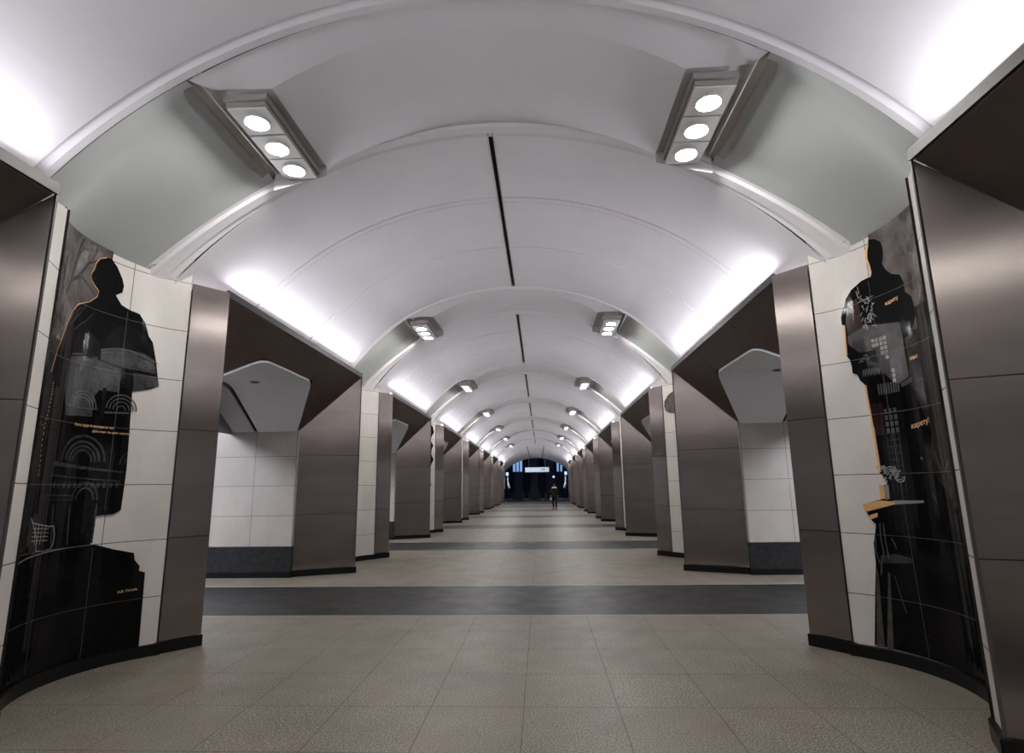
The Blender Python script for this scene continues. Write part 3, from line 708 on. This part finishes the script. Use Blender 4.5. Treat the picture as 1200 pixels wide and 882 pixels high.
for i in range(46):
    a = rnd.uniform(-30, 3); z = rnd.uniform(3.0, 3.9)
    if a > -6 and z < 3.82: a -= 12
    pts = [(a, z)]
    da, dz = rnd.uniform(-3.2, 3.2), rnd.uniform(.03, .09)
    for j in range(3): pts.append((pts[-1][0]+da+rnd.uniform(-1, 1), min(3.97, pts[-1][1]+dz+rnd.uniform(-.03, .03))))
    P.line(pts, .007, i2, 0.0157, 0.3)
P.done('branch_engraving', 'branch', ML)
P = Patch(-1); P.poly(ART['L_glow'], i2, 0.0153); P.done('sky_glare_patch', 'pale_patch', ML)  # pale patch paints the glare on the polished stone
# church engraving inside the figure
P = Patch(-1); P.poly(ART['L_wall1'], i1, 0.0148); P.poly(ART['L_blockR'], i1, 0.0148); P.done('church_wall_inlay', 'greyd', ML)
P = Patch(-1); P.poly(ART['L_drum'], 0.0148, 0.0153); P.done('dome_drum_inlay', 'greyd', ML)
P = Patch(-1); P.line([(7.5, 2.965), (15, 3.012), (22, 3.02), (29.5, 2.985), (36.3, 2.93)], .012, .0153, .0157); P.line([(7.8, 2.93), (15, 2.97), (22, 2.975), (29.5, 2.94), (36, 2.88)], .006, .0153, .0157)
P.line([(-9.5, 2.84), (-0.7, 2.885), (6.5, 2.87)], .01, .0153, .0157)
arcs(P, ART['L_arch1c'][0], (.09, .12, .15), 1.0, .012, .015, .0156)
arcs(P, ART['L_arch2c'][0], (.04, .08, .115, .15), 1.0, .012, .015, .0156)
arcs(P, (31.0, 2.86), (.03, .055, .08), 1.0, .008, .0153, .0157)
P.line([(-9, 2.38), (1, 2.37), (10, 2.38)], .01, .015, .0156); P.line([(13, 2.36), (25.5, 2.38)], .016, .015, .0156)
P.done('upper_arch_engraving', 'greyst', ML)
P = Patch(-1)
arcs(P, ART['L_arch3c'][0], (.10, .14, .18, .235), 1.0, .022, i1, .0152)
arcs(P, (31.5, 1.88), (.09, .13, .17), 1.0, .014, i1, .0152) if False else None
for r in (.07, .11, .15):
    P.line([(31.5+r*math.cos(a)/.02004, 1.87+r*math.sin(a)) for a in lsp(math.pi*.58, math.pi, 6) if 31.5+r*math.cos(a)/.02004 < 27.2], .012, i1, .0152)
P.poly(ART['L_ledge'], i1, .0152)
arcs(P, ART['L_arch5c'][0], (.09, .13), 1.25, .018, i1, .0152)
P.line([(-12, 1.75), (25.5, 1.70)], .012, i1, .0152); P.line([(-14, 1.58), (3, 1.57)], .012, i1, .0152); P.line([(-14, 1.54), (3, 1.53)], .006, i1, .0152)
for a in range(-10, 25, 3): P.poly([(a, 1.64), (a+1.6, 1.64), (a+1.6, 1.69), (a, 1.69)], i1, .015)
P.line([(1.5, 1.49), (3, 1.13)], .015, i1, .0152); P.line([(15.4, 1.49), (15.2, 1.13)], .015, i1, .0152); P.line([(-8, 1.5), (-6, 1.15)], .02, i1, .0152)
P.done('lower_arch_engraving', 'greyd', ML)
P = Patch(-1); P.poly(ART['L_dome1'], .0153, .0158); P.poly(ART['L_dome2'], .0153, .0158); P.poly([(20, 2.80), (24.5, 2.79), (25, 2.62), (20.5, 2.63)], .0153, .0158); P.poly([(11, 2.6), (13.2, 2.6), (13.5, 2.3), (11, 2.3)], .0153, .0158)
P.done('dome_inlay', 'black2', ML)
P = Patch(-1); P.line([p for p in fig if p[0] > -22 or p[1] < 2.9][0:0]+fig[1:17], .007, .0158, .0166)
P.done('gold_outline', 'gold', ML)
P = Patch(-1)
for i, p in enumerate(fig[17:23]):
    q = fig[18+i] if 18+i < len(fig) else p
    for j in range(4):
        f = j/4.0; a = p[0]+(q[0]-p[0])*f; z = p[1]+(q[1]-p[1])*f; P.line([(a, z), (a+(q[0]-p[0])*.12, z+(q[1]-p[1])*.12)], .007, .0158, .0165)
P.done('dashed_gold_outline', 'gold', ML)
P = Patch(-1); P.line(ART['L_basket']+ART['L_basket'][:1], .009, .0156, .0162)
for f in (0.2, 0.4, 0.6, 0.8):
    P.line([(-20.9+f*12.5, 1.345-f*.02), (-19.5+f*10, 1.17)], .007, .0156, .016); P.line([(-20.5, 1.345-f*.17), (-8.8, 1.325-f*.16)], .006, .0156, .016)
P.done('crosshatched_engraving', 'greyl', ML)
P = Patch(-1); P.line([(14.7, 1.112), (4, 1.11), (-2.7, 1.105), (-12, 1.092), (-22.2, 1.074), (-34, 1.045), (NE+2, 1.02)], .007, .0156, .0162)
P.done('pedestal_line', 'greyl', ML)
P = Patch(-1)
def seams(P, near, far, top, outl, zlist, w0=.0159, w1=.0164):
    def far_at(z):
        best = 17.0; xs = []
        for (a, b_), (c, d) in zip(outl, outl[1:]):
            if (b_-z)*(d-z) < 0: xs.append(a+(c-a)*(z-b_)/(d-b_))
        return min(xs) if xs else best
    for z in zlist:
        f = far_at(z); P.line([(NE+3, z), (f-.5, z)], .005, w0, w1)
    P.line([(near, .12), (near, top)], .005, w0, w1)
seams(P, -11.5, 20, 3.97, out, [.5557*i for i in range(1, 7)]); P.line([(19.0, 3.42), (19.5, 1.42)], .005, .0159, .0164); P.line([(16.0, 1.08), (16.3, .12)], .005, .0159, .0164)
P.done('stone_seams', 'seam', ML)
# gold lettering as on the wall
text_patch(-1, 'Русь, куда ж несешься ты?', -1.75, 2.205, 18.9, 2.205, 0.05, 'goldt', ML)
text_patch(-1, 'Дай ответ. Не дает ответа', 8.3, 2.160, 26.4, 2.160, 0.05, 'goldt', ML)
text_patch(-1, 'Н.В. Гоголь', 29.58, .632, 38.4, .640, 0.05, 'goldt', ML)
# edge profile of the slab by the near return
P = Patch(-1); P.poly([(NE-1.4, .1), (NE-1.4, 3.86), (NE, 3.87), (NE, .1)], D0, .02); P.done('edge_strip', 'brownd', ML)
# ---------------- right mural
MR = empty('niche_mural', 'polished dark stone mural of a standing figure above a gold capital in the right niche', 'mural', (0, 0, 0), 'silhouette murals in the niches')
outr = ART['R_outline'][:]
P = Patch(1); P.poly([(NE, 0.1), (NE, 3.87), (-44, 3.91), (-42, 4.08), (17.5, 4.08)]+outr, D0, D1); P.done('black_stone_slab', 'black', MR)
rf = ART['R_figure']; ed = [p for p in rf if p[1] > 2.9]
P = Patch(1); P.poly([(NE+.8, 3.86), (-44, 3.90), (-42, 4.06), (17.2, 4.06), (17.2, 3.93)]+ed+[(NE+.8, ed[-1][1])], i1, i2); P.done('smoky_sky_inlay', 'brown', MR)
P = Patch(1); e2 = [p for p in rf if p[1] <= 3.12]
P.poly([(NE+.8, e2[0][1])]+e2+[(NE+.8, e2[-1][1])], i2, .0154); P.done('umber_shadow_inlay', 'brownd', MR)
for nm, mt, pn in (('R_crimson2', 'crimson', 'crimson_sleeve_inlay'), ('R_grey', 'greyst', 'grey_block_inlay'), ('R_crimson', 'crimson', 'crimson_inlay'), ('R_shiny', 'black', 'glossy_drape_inlay'), ('R_fold', 'branch', 'fold_inlay'), ('R_trunk', 'greyd', 'trunk_inlay'), ('R_blob', 'greyd', 'cloud_inlay')):
    P = Patch(1); P.poly(ART[nm], i1 if mt != 'black' else .0153, .0152 if mt != 'black' else .0159); P.done(pn, mt, MR)
def inside(p, poly):
    c = False
    for (x1, y1), (x2, y2) in zip(poly, poly[1:]+poly[:1]):
        if (y1 > p[1]) != (y2 > p[1]) and p[0] < (x2-x1)*(p[1]-y1)/(y2-y1)+x1: c = not c
    return c
P = Patch(1); mz = .0458; ma = 2.1
for poly, az, zz in ((ART['R_tiles'], 2.1, .046), (ART['R_windows'], 1.2, .09), (ART['R_windows2'], 2.2, .06), (ART['R_windows3'], 2.2, .07)):
    if poly is not ART['R_tiles']: continue
    z = 2.42
    while z < 3.0:
        a = 12.0
        while a < 27:
            if inside((a, z), poly): P.poly([(a-az*.42, z-zz*.4), (a+az*.42, z-zz*.4), (a+az*.42, z+zz*.4), (a-az*.42, z+zz*.4)], .0153, .0158)
            a += az
        z += zz
P.done('mosaic_inlay', 'tilew', MR)
P = Patch(1)
for a in lsp(12.5, 23, 8): P.poly([(a-.42, 2.40+.1*(a-12)/12*0), (a+.3, 2.40), (a+.3, 2.50), (a-.42, 2.50)], .0153, .0158)
for z in (2.24, 2.18, 2.12, 2.06): 
    for a in (16.2, 18.6, 21.0): P.poly([(a-.8, z-.022), (a+.8, z-.022), (a+.8, z+.022), (a-.8, z+.022)], .0153, .0156)
P.done('window_engraving', 'greyst', MR)
P = Patch(1)
for z in lsp(1.62, 2.03, 7): P.line([(15.8, z), (22.3, z)], .006, .0153, .0157)
for a in (16, 18.1, 20.2, 22.2): P.line([(a, 1.5), (a, 2.05)], .006, .0153, .0157)
P.done('grid_engraving', 'greyd', MR)
P = Patch(1)
rnd = random.Random(9)
for i in range(34):
    a = rnd.uniform(20.5, 26.5); z = rnd.uniform(3.07, 3.36); q = [(a, z)]
    for j in range(3): q.append((q[-1][0]+rnd.uniform(-1.2, 1.2), q[-1][1]+rnd.uniform(-.03, .03)))
    P.line(q, .007, .0158, .0163)
P.line([(27.5, 3.46), (26.8, 3.38), (25, 3.40)], .008, .0158, .0163); P.line([(27.5, 3.34), (19, 3.36)], .006, .0158, .0163); P.line([(26.5, 3.50), (26.2, 3.42)], .008, .0158, .0163)
P.done('lace_engraving', 'greyl', MR)
P = Patch(1)
for i in range(7):
    a = 29.5-i*1.35; q = [(a, 2.60), (a-.2, 2.655), (a-.7, 2.67), (a-1.0, 2.62), (a-1.2, 2.60)]; P.line(q, .008, .0159, .0164)
for a, z in ((27, 2.79), (28.5, 2.76), (29.5, 2.74), (26, 2.75), (22, 2.63)): arcs(P, (a, z), (.012, .02), 1, .006, .0159, .0164)
P.done('ornament_engraving', 'greyst', MR)
P = Patch(1)
arcs(P, (22.5, 1.66), (.03, .05, .07), 1.0, .01, .0153, .0158); arcs(P, (18.5, 1.64), (.03, .05), -1.0, .01, .0153, .0158)
rnd = random.Random(2)
for i in range(16):
    a = rnd.uniform(16.5, 26); z = rnd.uniform(1.62, 1.70); P.line([(a, z), (a+rnd.uniform(-1.4, 1.4), z+rnd.uniform(-.05, .05)), (a+rnd.uniform(-2, 2), z+rnd.uniform(-.05, .05))], .009, .0153, .0158)
P.poly([(28.8, 1.74), (25, 1.745), (24.5, 1.715), (28.6, 1.71)], .0153, .0158)
P.done('crest_engraving', 'greyl', MR)
P = Patch(1)
for nm in ('R_streak1',): P.poly(ART[nm], .0153, .0158)
P.poly([(35.3, .84), (34.6, .75), (36.0, .40), (36.0, .115), (39.5, .115), (37.3, .4), (35.6, .7)], .0153, .0158)
P.line([(31, 1.22), (31.5, 1.08), (31, .95), (32.5, .86), (33.5, .75)], .012, .0158, .0163); P.line([(29.5, 1.22), (29.5, 1.05), (29, .9)], .012, .0158, .0163); P.line([(34, 1.1), (34.5, .95), (33.2, .84)], .012, .0158, .0163)
P.line([(26.5, 1.09), (24.8, 1.0)], .012, .0158, .0163); P.line([(27.5, .76), (25.5, .55), (24.3, .45)], .006, .0158, .0163)
P.line([(-12, 1.75), (-9, 1.68), (-12, 1.62)], .016, .0158, .0163); P.line([(-3, 1.85), (-5, 1.70), (-7, 1.60)], .012, .0158, .0163); P.line([(-6, 1.9), (-8, 1.72)], .01, .0158, .0163); P.line([(2, 1.5), (0.5, 1.42)], .01, .0158, .0163); P.line([(6, 1.80), (5, 1.78)], .02, .0158, .0163)
P.done('cloth_fold_engraving', 'greyst', MR)
P = Patch(1)
for nm in ('R_gold', 'R_gold2', 'R_gold3', 'R_gold4', 'R_gold5', 'R_gold6', 'R_gold7'): P.poly(ART[nm], -.004, .0185)
P.done('gold_trim', 'gold', MR)
P = Patch(1); P.poly(ART['R_capital'], .0153, .0172); P.poly([(26.9, 1.56), (24.5, 1.57), (24.8, 1.44), (26.8, 1.43)], .0153, .0172); P.done('capital_ledge_inlay', 'greyl', MR)
P = Patch(1); seams(P, -8.0, 20, 3.97, outr, [.5557*i for i in range(1, 7)]); P.line([(20.5, 3.52), (18.0, 1.0)], .005, .0159, .0164); P.line([(18.0, 1.0), (16.5, .12)], .005, .0159, .0164)
P.done('stone_seams', 'seam', MR)
text_patch(1, 'карету', 13.14, 3.22, 5.18, 3.235, 0.05, 'goldt', MR)
text_patch(1, 'мне', 3.51, 2.65, -1.73, 2.655, 0.05, 'goldt', MR)
text_patch(1, 'карету!', 8.73, 2.05, -2.72, 2.085, 0.05, 'goldt', MR)
P = Patch(1); P.poly([(NE-1.4, .1), (NE-1.4, 3.86), (NE, 3.87), (NE, .1)], D0, .02); P.done('edge_strip', 'brownd', MR)
# ---------------- murals further down the hall, mostly hidden by the pylons
def far_mural(s, k, pts, mat, label):
    P = Patch(s); P.poly(pts, D0, D1); bmx = P.bm
    bmesh.ops.translate(bmx, verts=bmx.verts[:], vec=(0, 0, 0))
    o = link('niche_mural', bmx, mat); o.location.y = BAY*k
    tag(o, label, 'mural', 'silhouette murals in the niches')
far_mural(1, 1, [(NE, .1), (NE, 4.05), (10, 4.05), (12, 3.86), (32, 3.74), (41, 3.66), (47, 3.52), (48, 3.40), (46, 3.28), (40, 3.22), (31, 3.2), (28, 2.9), (14, 2.7), (12, 1.2), (22, 1.0), (22, .1)], 'brown', 'smoky grey mural with a rounded tip in the second niche on the right')
far_mural(-1, 2, [(NE, .1), (NE, 4.05), (20, 4.05), (36, 3.9), (43, 3.82), (46, 3.6), (41, 3.45), (38, 3.3), (45, 3.12), (41, 2.95), (40, 2.8), (46, 2.6), (40, 2.4), (33, 2.2), (41, 1.7), (30, 1.3), (30, .1)], 'black', 'black mural with a jagged edge in the third niche on the left')
far_mural(-1, 1, [(NE, .1), (NE, 3.9), (-10, 4.0), (-2, 3.5), (2, 3.0), (-3, 2.2), (4, 1.4), (0, .1)], 'black', 'black mural hidden in the second niche on the left')
far_mural(1, 2, [(NE, .1), (NE, 3.9), (-8, 4.0), (0, 3.6), (6, 3.1), (4, 2.2), (8, 1.4), (8, .1)], 'black', 'black mural hidden in the third niche on the right')
# ================================================================ END OF HALL: escalator hall
bm = bmesh.new()
# spandrel wall around the arch at YA
n = 40; arcp = []
for i in range(n+1):
    u = -1+2*i/n; a = math.asin(3.45/4.98)*u; arcp.append((4.98*math.sin(a), 4.60-4.98*(1-math.cos(a))))
for i in range(n):
    (x0, z0), (x1, z1) = arcp[i], arcp[i+1]; prism(bm, [(x0, YA, z0), (x1, YA, z1), (x1, YA, 6.0), (x0, YA, 6.0)], (0, 0.25, 0))
for s in (-1, 1): box(bm, min(s*3.42, s*13.4), max(s*3.42, s*13.4), YA, YA+.25, 0, 6.0)
struct(link('wall_front', bm, 'plaster'))
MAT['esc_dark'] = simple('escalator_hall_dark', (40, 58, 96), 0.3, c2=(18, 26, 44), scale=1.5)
MAT['esc_step'] = simple('escalator_step_metal', (38, 42, 52), 0.35, 0.6)
MAT['esc_blue'] = emis('blue_glass_glow', (0.18, 0.34, 0.62, 1), 0.3)
MAT['esc_white'] = emis('cool_tube_glow', (0.45, 0.68, 1.0, 1), 0.5)
MAT['sign'] = emis('sign_glow', (0.55, 0.70, 0.86, 1), 0.27)
MAT['signink'] = simple('sign_ink', (30, 44, 70), 0.5)
bm = bmesh.new(); sl_ = math.tan(math.radians(30))
# inclined shaft: floor, ceiling, sides, head
Y0e, Y1e = 65.0, 80.0
for s in (-1, 1):
    prism(bm, [(s*4.2, YA+.25, -0.1), (s*4.2, Y1e, -0.1), (s*4.2, Y1e, 16), (s*4.2, Y0e, 6.2), (s*4.2, YA+.25, 6.2)], (s*.2, 0, 0))
prism(bm, [(-4.2, YA+.25, 6.2), (-4.2, Y0e, 6.2), (-4.2, Y1e, 16), (-4.2, Y1e, 16.2), (-4.2, Y0e, 6.4), (-4.2, YA+.25, 6.4)], (8.4, 0, 0))
box(bm, -4.4, 4.4, Y1e, Y1e+.2, -.1, 16.2)
struct(link('wall_back', bm, 'esc_dark'))
EG = 'escalators rising beyond the arch'
def make_escalator(x0, label):
    root = empty('escalator', label, 'escalator', (x0, 65.2, 0), EG)
    bm = bmesh.new()
    for i in range(40):
        y = i*.4; z = 0.0 if i < 3 else (i-2)*.23
        box(bm, -.5, .5, y, y+.42, max(z-.25, 0), z+.02)
    link('steps', bm, 'esc_step', root)
    for s in (-1, 1):
        bm = bmesh.new(); pts = [(s*.58, -.6, 0), (s*.58, -.6, .8), (s*.58, -.3, .98), (s*.58, .9, .98), (s*.58, 15.5, .98+14.6*.577), (s*.58, 15.5, 8.0), (s*.58, .9, 0)]
        prism(bm, pts, (s*.14, 0, 0)); link('balustrade', bm, 'esc_dark', root)
        bm = bmesh.new()
        for a, b_ in (((s*.65, -.65, .85), (s*.65, -.3, 1.0)), ((s*.65, -.3, 1.0), (s*.65, .9, 1.0)), ((s*.65, .9, 1.0), (s*.65, 15.5, 1.0+14.6*.577))): bar(bm, a, b_, .09, .05)
        link('handrail', bm, 'plinth', root)
    return root
make_escalator(-2.2, 'left escalator in the dark hall beyond the arch')
make_escalator(-0.3, 'middle escalator in the dark hall beyond the arch')
make_escalator(1.6, 'right escalator in the dark hall beyond the arch')
# blue-lit glass strips high at both sides and small lamps
def strip(x0, x1, y, z0, z1, mat, name, label, cat, grp, d=.06):
    bm = bmesh.new(); box(bm, x0, x1, y, y+d, z0, z1); o = link(name, bm, mat); tag(o, label, cat, grp); return o
for i, x in enumerate((-2.75, -2.35, -1.95)): strip(x, x+.28, 66.5, 3.25, 4.55, 'esc_blue', 'glass_panel', 'blue-lit glass strip high beyond the arch, on the left of the hanging sign', 'glass panel', 'blue glass strips left')
for i, x in enumerate((2.35, 2.75)): strip(x, x+.22, 66.5, 3.2, 4.4, 'esc_blue', 'glass_panel', 'blue-lit glass strip high beyond the arch, on the right of the hanging sign', 'glass panel', 'blue glass strips right')
for s, nm in ((-1, 'left'), (1, 'right')):
    t = empty('wall_lamp', 'bluish lamp with slanting glowing streaks at the %s of the arch' % nm, 'lamp', (s*3.2, 62.7, 2.9), 'bluish lamps beside the escalators')
    bm = bmesh.new(); box(bm, -.13, .13, 0, .1, -.15, .2); link('lamp_head', bm, 'esc_white', t)
    bm = bmesh.new(); bar(bm, (-s*.05, 0, -.3), (s*.12-s*.2, 0.3, -1.9), .09, .05); bar(bm, (s*.1-s*.1, 0, -.5), (-s*.25, 0.3, -1.5), .05, .05); link('glow_streak', bm, 'sign', t)  # glowing bars added for the bluish streaks of reflected light
    bm = bmesh.new(); bar(bm, (0, .06, .1), (-s*.1, .36, -2.88), .12, .08); link('post', bm, 'esc_dark', t)
for i, x in enumerate((-2.0, 2.0)):  # added unseen tubes fill the escalator shaft with blue light
    bm = bmesh.new(); box(bm, x-.9, x+.9, 65.6, 65.75, 6.0, 6.06); o = link('added_fill_tube', bm, 'esc_white'); tag(o, 'added bluish fill tube, unseen high above the escalators behind the arch', 'light', 'added fill tubes above the escalators')
MAT['shaft'] = emis('shaft_fill_glow', (0.25, 0.48, 1.0, 1), 14.0)
for o in bpy.data.objects:
    if o.name.startswith('added_fill_tube'): o.data.materials.clear(); o.data.materials.append(MAT['shaft'])
# hanging light box
sg_ = empty('hanging_sign', 'pale blue illuminated sign box hanging in the end arch', 'sign', (0.08, 62.5, 3.33))
bm = bmesh.new(); box(bm, -1.33, 1.33, 0, .16, -.27, .29); link('box_frame', bm, 'lamp_grey', sg_)
bm = bmesh.new(); box(bm, -1.29, 1.29, -.012, 0, -.23, .25); link('light_face', bm, 'sign', sg_)
bm = bmesh.new()
for i, (x, h) in enumerate(((.52, .22), (.66, .16), (.78, .22))): box(bm, x, x+.06, -.02, -.012, -.06, -.06+h)
for i in range(5):
    a0 = math.pi*(0.2+.35*i); bar(bm, (1.08+.1*math.cos(a0), -.016, .03+.12*math.sin(a0)), (1.08+.1*math.cos(a0+1.1), -.016, .03+.12*math.sin(a0+1.1)), .01, .045, (0, 1, 0))
link('sign_characters', bm, 'signink', sg_)
bm = bmesh.new()
for x in (-.9, .9): bar(bm, (x, .08, .29), (x, .08, 1.6), .03, .03, (0, 1, 0))
link('hanger_rods', bm, 'lamp_grey', sg_)
# small round lamp and dim fittings behind the sign
bm = bmesh.new(); bmesh.ops.create_uvsphere(bm, u_segments=16, v_segments=10, radius=.13); o = link('round_lamp', bm, 'esc_white'); o.location = (1.95, 66.0, 2.6); tag(o, 'small round bluish light below the right end of the hanging sign', 'lamp')
# poster on the left end wall
po = empty('notice_board', 'white notice board on the left wall before the end arch', 'notice board', (-3.19, 57.6, 1.9))
bm = bmesh.new(); box(bm, -.04, 0.03, -.45, .45, -.6, .6); link('board_frame', bm, 'lamp_grey', po)
bm = bmesh.new(); box(bm, .03, .036, -.41, .41, -.56, .56); link('paper', bm, 'lamp_plate', po)
bm = bmesh.new()
for i in range(7): box(bm, .036, .038, -.3, .3-.08*(i % 3), .4-.14*i, .43-.14*i)
link('printed_lines', bm, 'signink', po)
# ================================================================ PERSON
def skin(name, verts, edges, radii, mat, parent, sub=2):
    me = bpy.data.meshes.new(name); me.from_pydata([Vector(v) for v in verts], edges, []); me.update()
    o = bpy.data.objects.new(name, me); COL.objects.link(o); o.parent = parent; me.materials.append(MAT[mat])
    m = o.modifiers.new('skin', 'SKIN'); m.use_smooth_shade = True
    for i, r in enumerate(radii):
        d = me.skin_vertices[0].data[i]; d.radius = r if isinstance(r, tuple) else (r, r); d.use_root = (i == 0)
    s_ = o.modifiers.new('sub', 'SUBSURF'); s_.levels = sub; s_.render_levels = sub
    return o
MAT['skin'] = simple('skin', (196, 150, 124), 0.5); MAT['coat'] = simple('black_coat', (9, 9, 11), 0.8); MAT['trouser'] = simple('dark_trousers', (9, 9, 11), 0.85)
MAT['collar'] = simple('pale_fur_collar', (235, 225, 210), 0.9); MAT['hair'] = simple('dark_hair', (34, 26, 22), 0.7); MAT['shoe'] = simple('black_shoe', (12, 12, 12), 0.4)
pr = empty('person', 'person in a black coat with a pale fur collar walking far down the hall', 'person', (1.40, 40.2, 0))
pr.rotation_euler = (0, 0, 0)
# body (facing away, +Y is forward): pelvis root
V = [(0, 0, .93), (0, .01, 1.15), (0, 0, 1.38), (0, .0, 1.47), (0, .02, 1.56), (0, .02, 1.66),
     (-.17, 0, 1.40), (-.22, -.01, 1.14), (-.23, .05, .92), (-.235, .07, .83),
     (.17, 0, 1.40), (.22, -.01, 1.14), (.23, .05, .92), (.235, .07, .83),
     (-.09, .02, .90), (-.10, .05, .50), (-.095, -.015, .12), (-.095, .03, .06),
     (.09, 0, .90), (.09, .0, .50), (.105, -.095, .12), (.105, -.05, .06)]
Ed = [(0, 1), (1, 2), (2, 3), (3, 4), (4, 5), (2, 6), (6, 7), (7, 8), (8, 9), (2, 10), (10, 11), (11, 12), (12, 13), (0, 14), (14, 15), (15, 16), (16, 17), (0, 18), (18, 19), (19, 20), (20, 21)]
Rr = [(.14, .10), (.13, .09), (.14, .09), .055, .09, .075, .06, .045, .033, .03, .06, .045, .033, .03, .085, .055, .04, .025, .085, .055, .04, .025]
skin('body', V, Ed, Rr, 'skin', pr)
skin('coat', [(0, -.01, 1.12), (0, 0, 1.36), (0, 0, 1.44), (0, 0, .86), (-.18, 0, 1.39), (-.24, -.01, 1.13), (-.245, .05, .93), (.18, 0, 1.39), (.24, -.01, 1.13), (.245, .05, .93), (0, 0, .80)],
     [(0, 1), (1, 2), (0, 3), (1, 4), (4, 5), (5, 6), (1, 7), (7, 8), (8, 9), (3, 10)], [(.23, .17), (.22, .17), (.10, .10), (.24, .17), .10, .085, .065, .10, .085, .065, (.25, .18)], 'coat', pr)
skin('trousers', [(0, 0, .90), (-.10, .02, .84), (-.105, .05, .50), (-.095, -.02, .12), (.10, 0, .84), (.10, 0, .50), (.105, -.10, .12)], [(0, 1), (1, 2), (2, 3), (0, 4), (4, 5), (5, 6)], [(.14, .11), .105, .075, .06, .105, .075, .06], 'trouser', pr)
skin('collar', [(-.13, -.03, 1.40), (-.10, -.09, 1.46), (0, -.115, 1.49), (.10, -.09, 1.46), (.13, -.03, 1.40), (.09, .07, 1.42), (-.09, .07, 1.42)], [(0, 1), (1, 2), (2, 3), (3, 4), (4, 5), (6, 0)], [.065]*7, 'collar', pr)
skin('hair', [(0, -.01, 1.56), (0, -.01, 1.665), (0, .03, 1.70)], [(0, 1), (1, 2)], [(.095, .10), (.09, .10), (.06, .06)], 'hair', pr)
for x, y, z in ((-.095, .01, .062), (.105, -.07, .062)):
    bm = bmesh.new(); bmesh.ops.create_uvsphere(bm, u_segments=14, v_segments=8, radius=1.0); bmesh.ops.scale(bm, verts=bm.verts[:], vec=(.062, .15, .062)); bmesh.ops.translate(bm, verts=bm.verts[:], vec=(x, y+.03, z)); link('shoe', bm, 'shoe', pr, smooth=True)
for s in (-1, 1):
    bm = bmesh.new(); bmesh.ops.create_uvsphere(bm, u_segments=8, v_segments=6, radius=.016); bmesh.ops.translate(bm, verts=bm.verts[:], vec=(s*.033, .105, 1.60)); link('eye', bm, 'lamp_plate', pr)
    for i in range(5):
        bm = bmesh.new(); x0 = s*.237; y0 = .06+.018*i if i < 4 else .05; L_ = (.07, .08, .075, .06, .05)[i]
        bar(bm, (x0, y0, .80), (x0-s*.008, y0+.008, .80-L_*.6), .015, .015, (0, 1, 0)); bar(bm, (x0-s*.008, y0+.008, .80-L_*.6), (x0-s*.022, y0+.012, .80-L_), .013, .013, (0, 1, 0))
        link('finger', bm, 'skin', pr)
# pale bag carried in the left hand
bg = empty('shopping_bag', 'small pale bag held in the left hand of the person', 'bag', (1.40-.27, 40.26, .62))
bm = bmesh.new(); prism(bm, [(-.05, -.09, 0), (.05, -.09, 0), (.055, -.09, .14), (-.055, -.09, .14)], (0, .18, 0)); link('bag_body', bm, 'lamp_plate', bg)
bm = bmesh.new(); bar(bm, (0, -.05, .14), (0.01, 0, .20), .01, .01, (1, 0, 0)); bar(bm, (0, .05, .14), (0.01, 0, .20), .01, .01, (1, 0, 0)); link('bag_handle', bm, 'lamp_plate', bg)
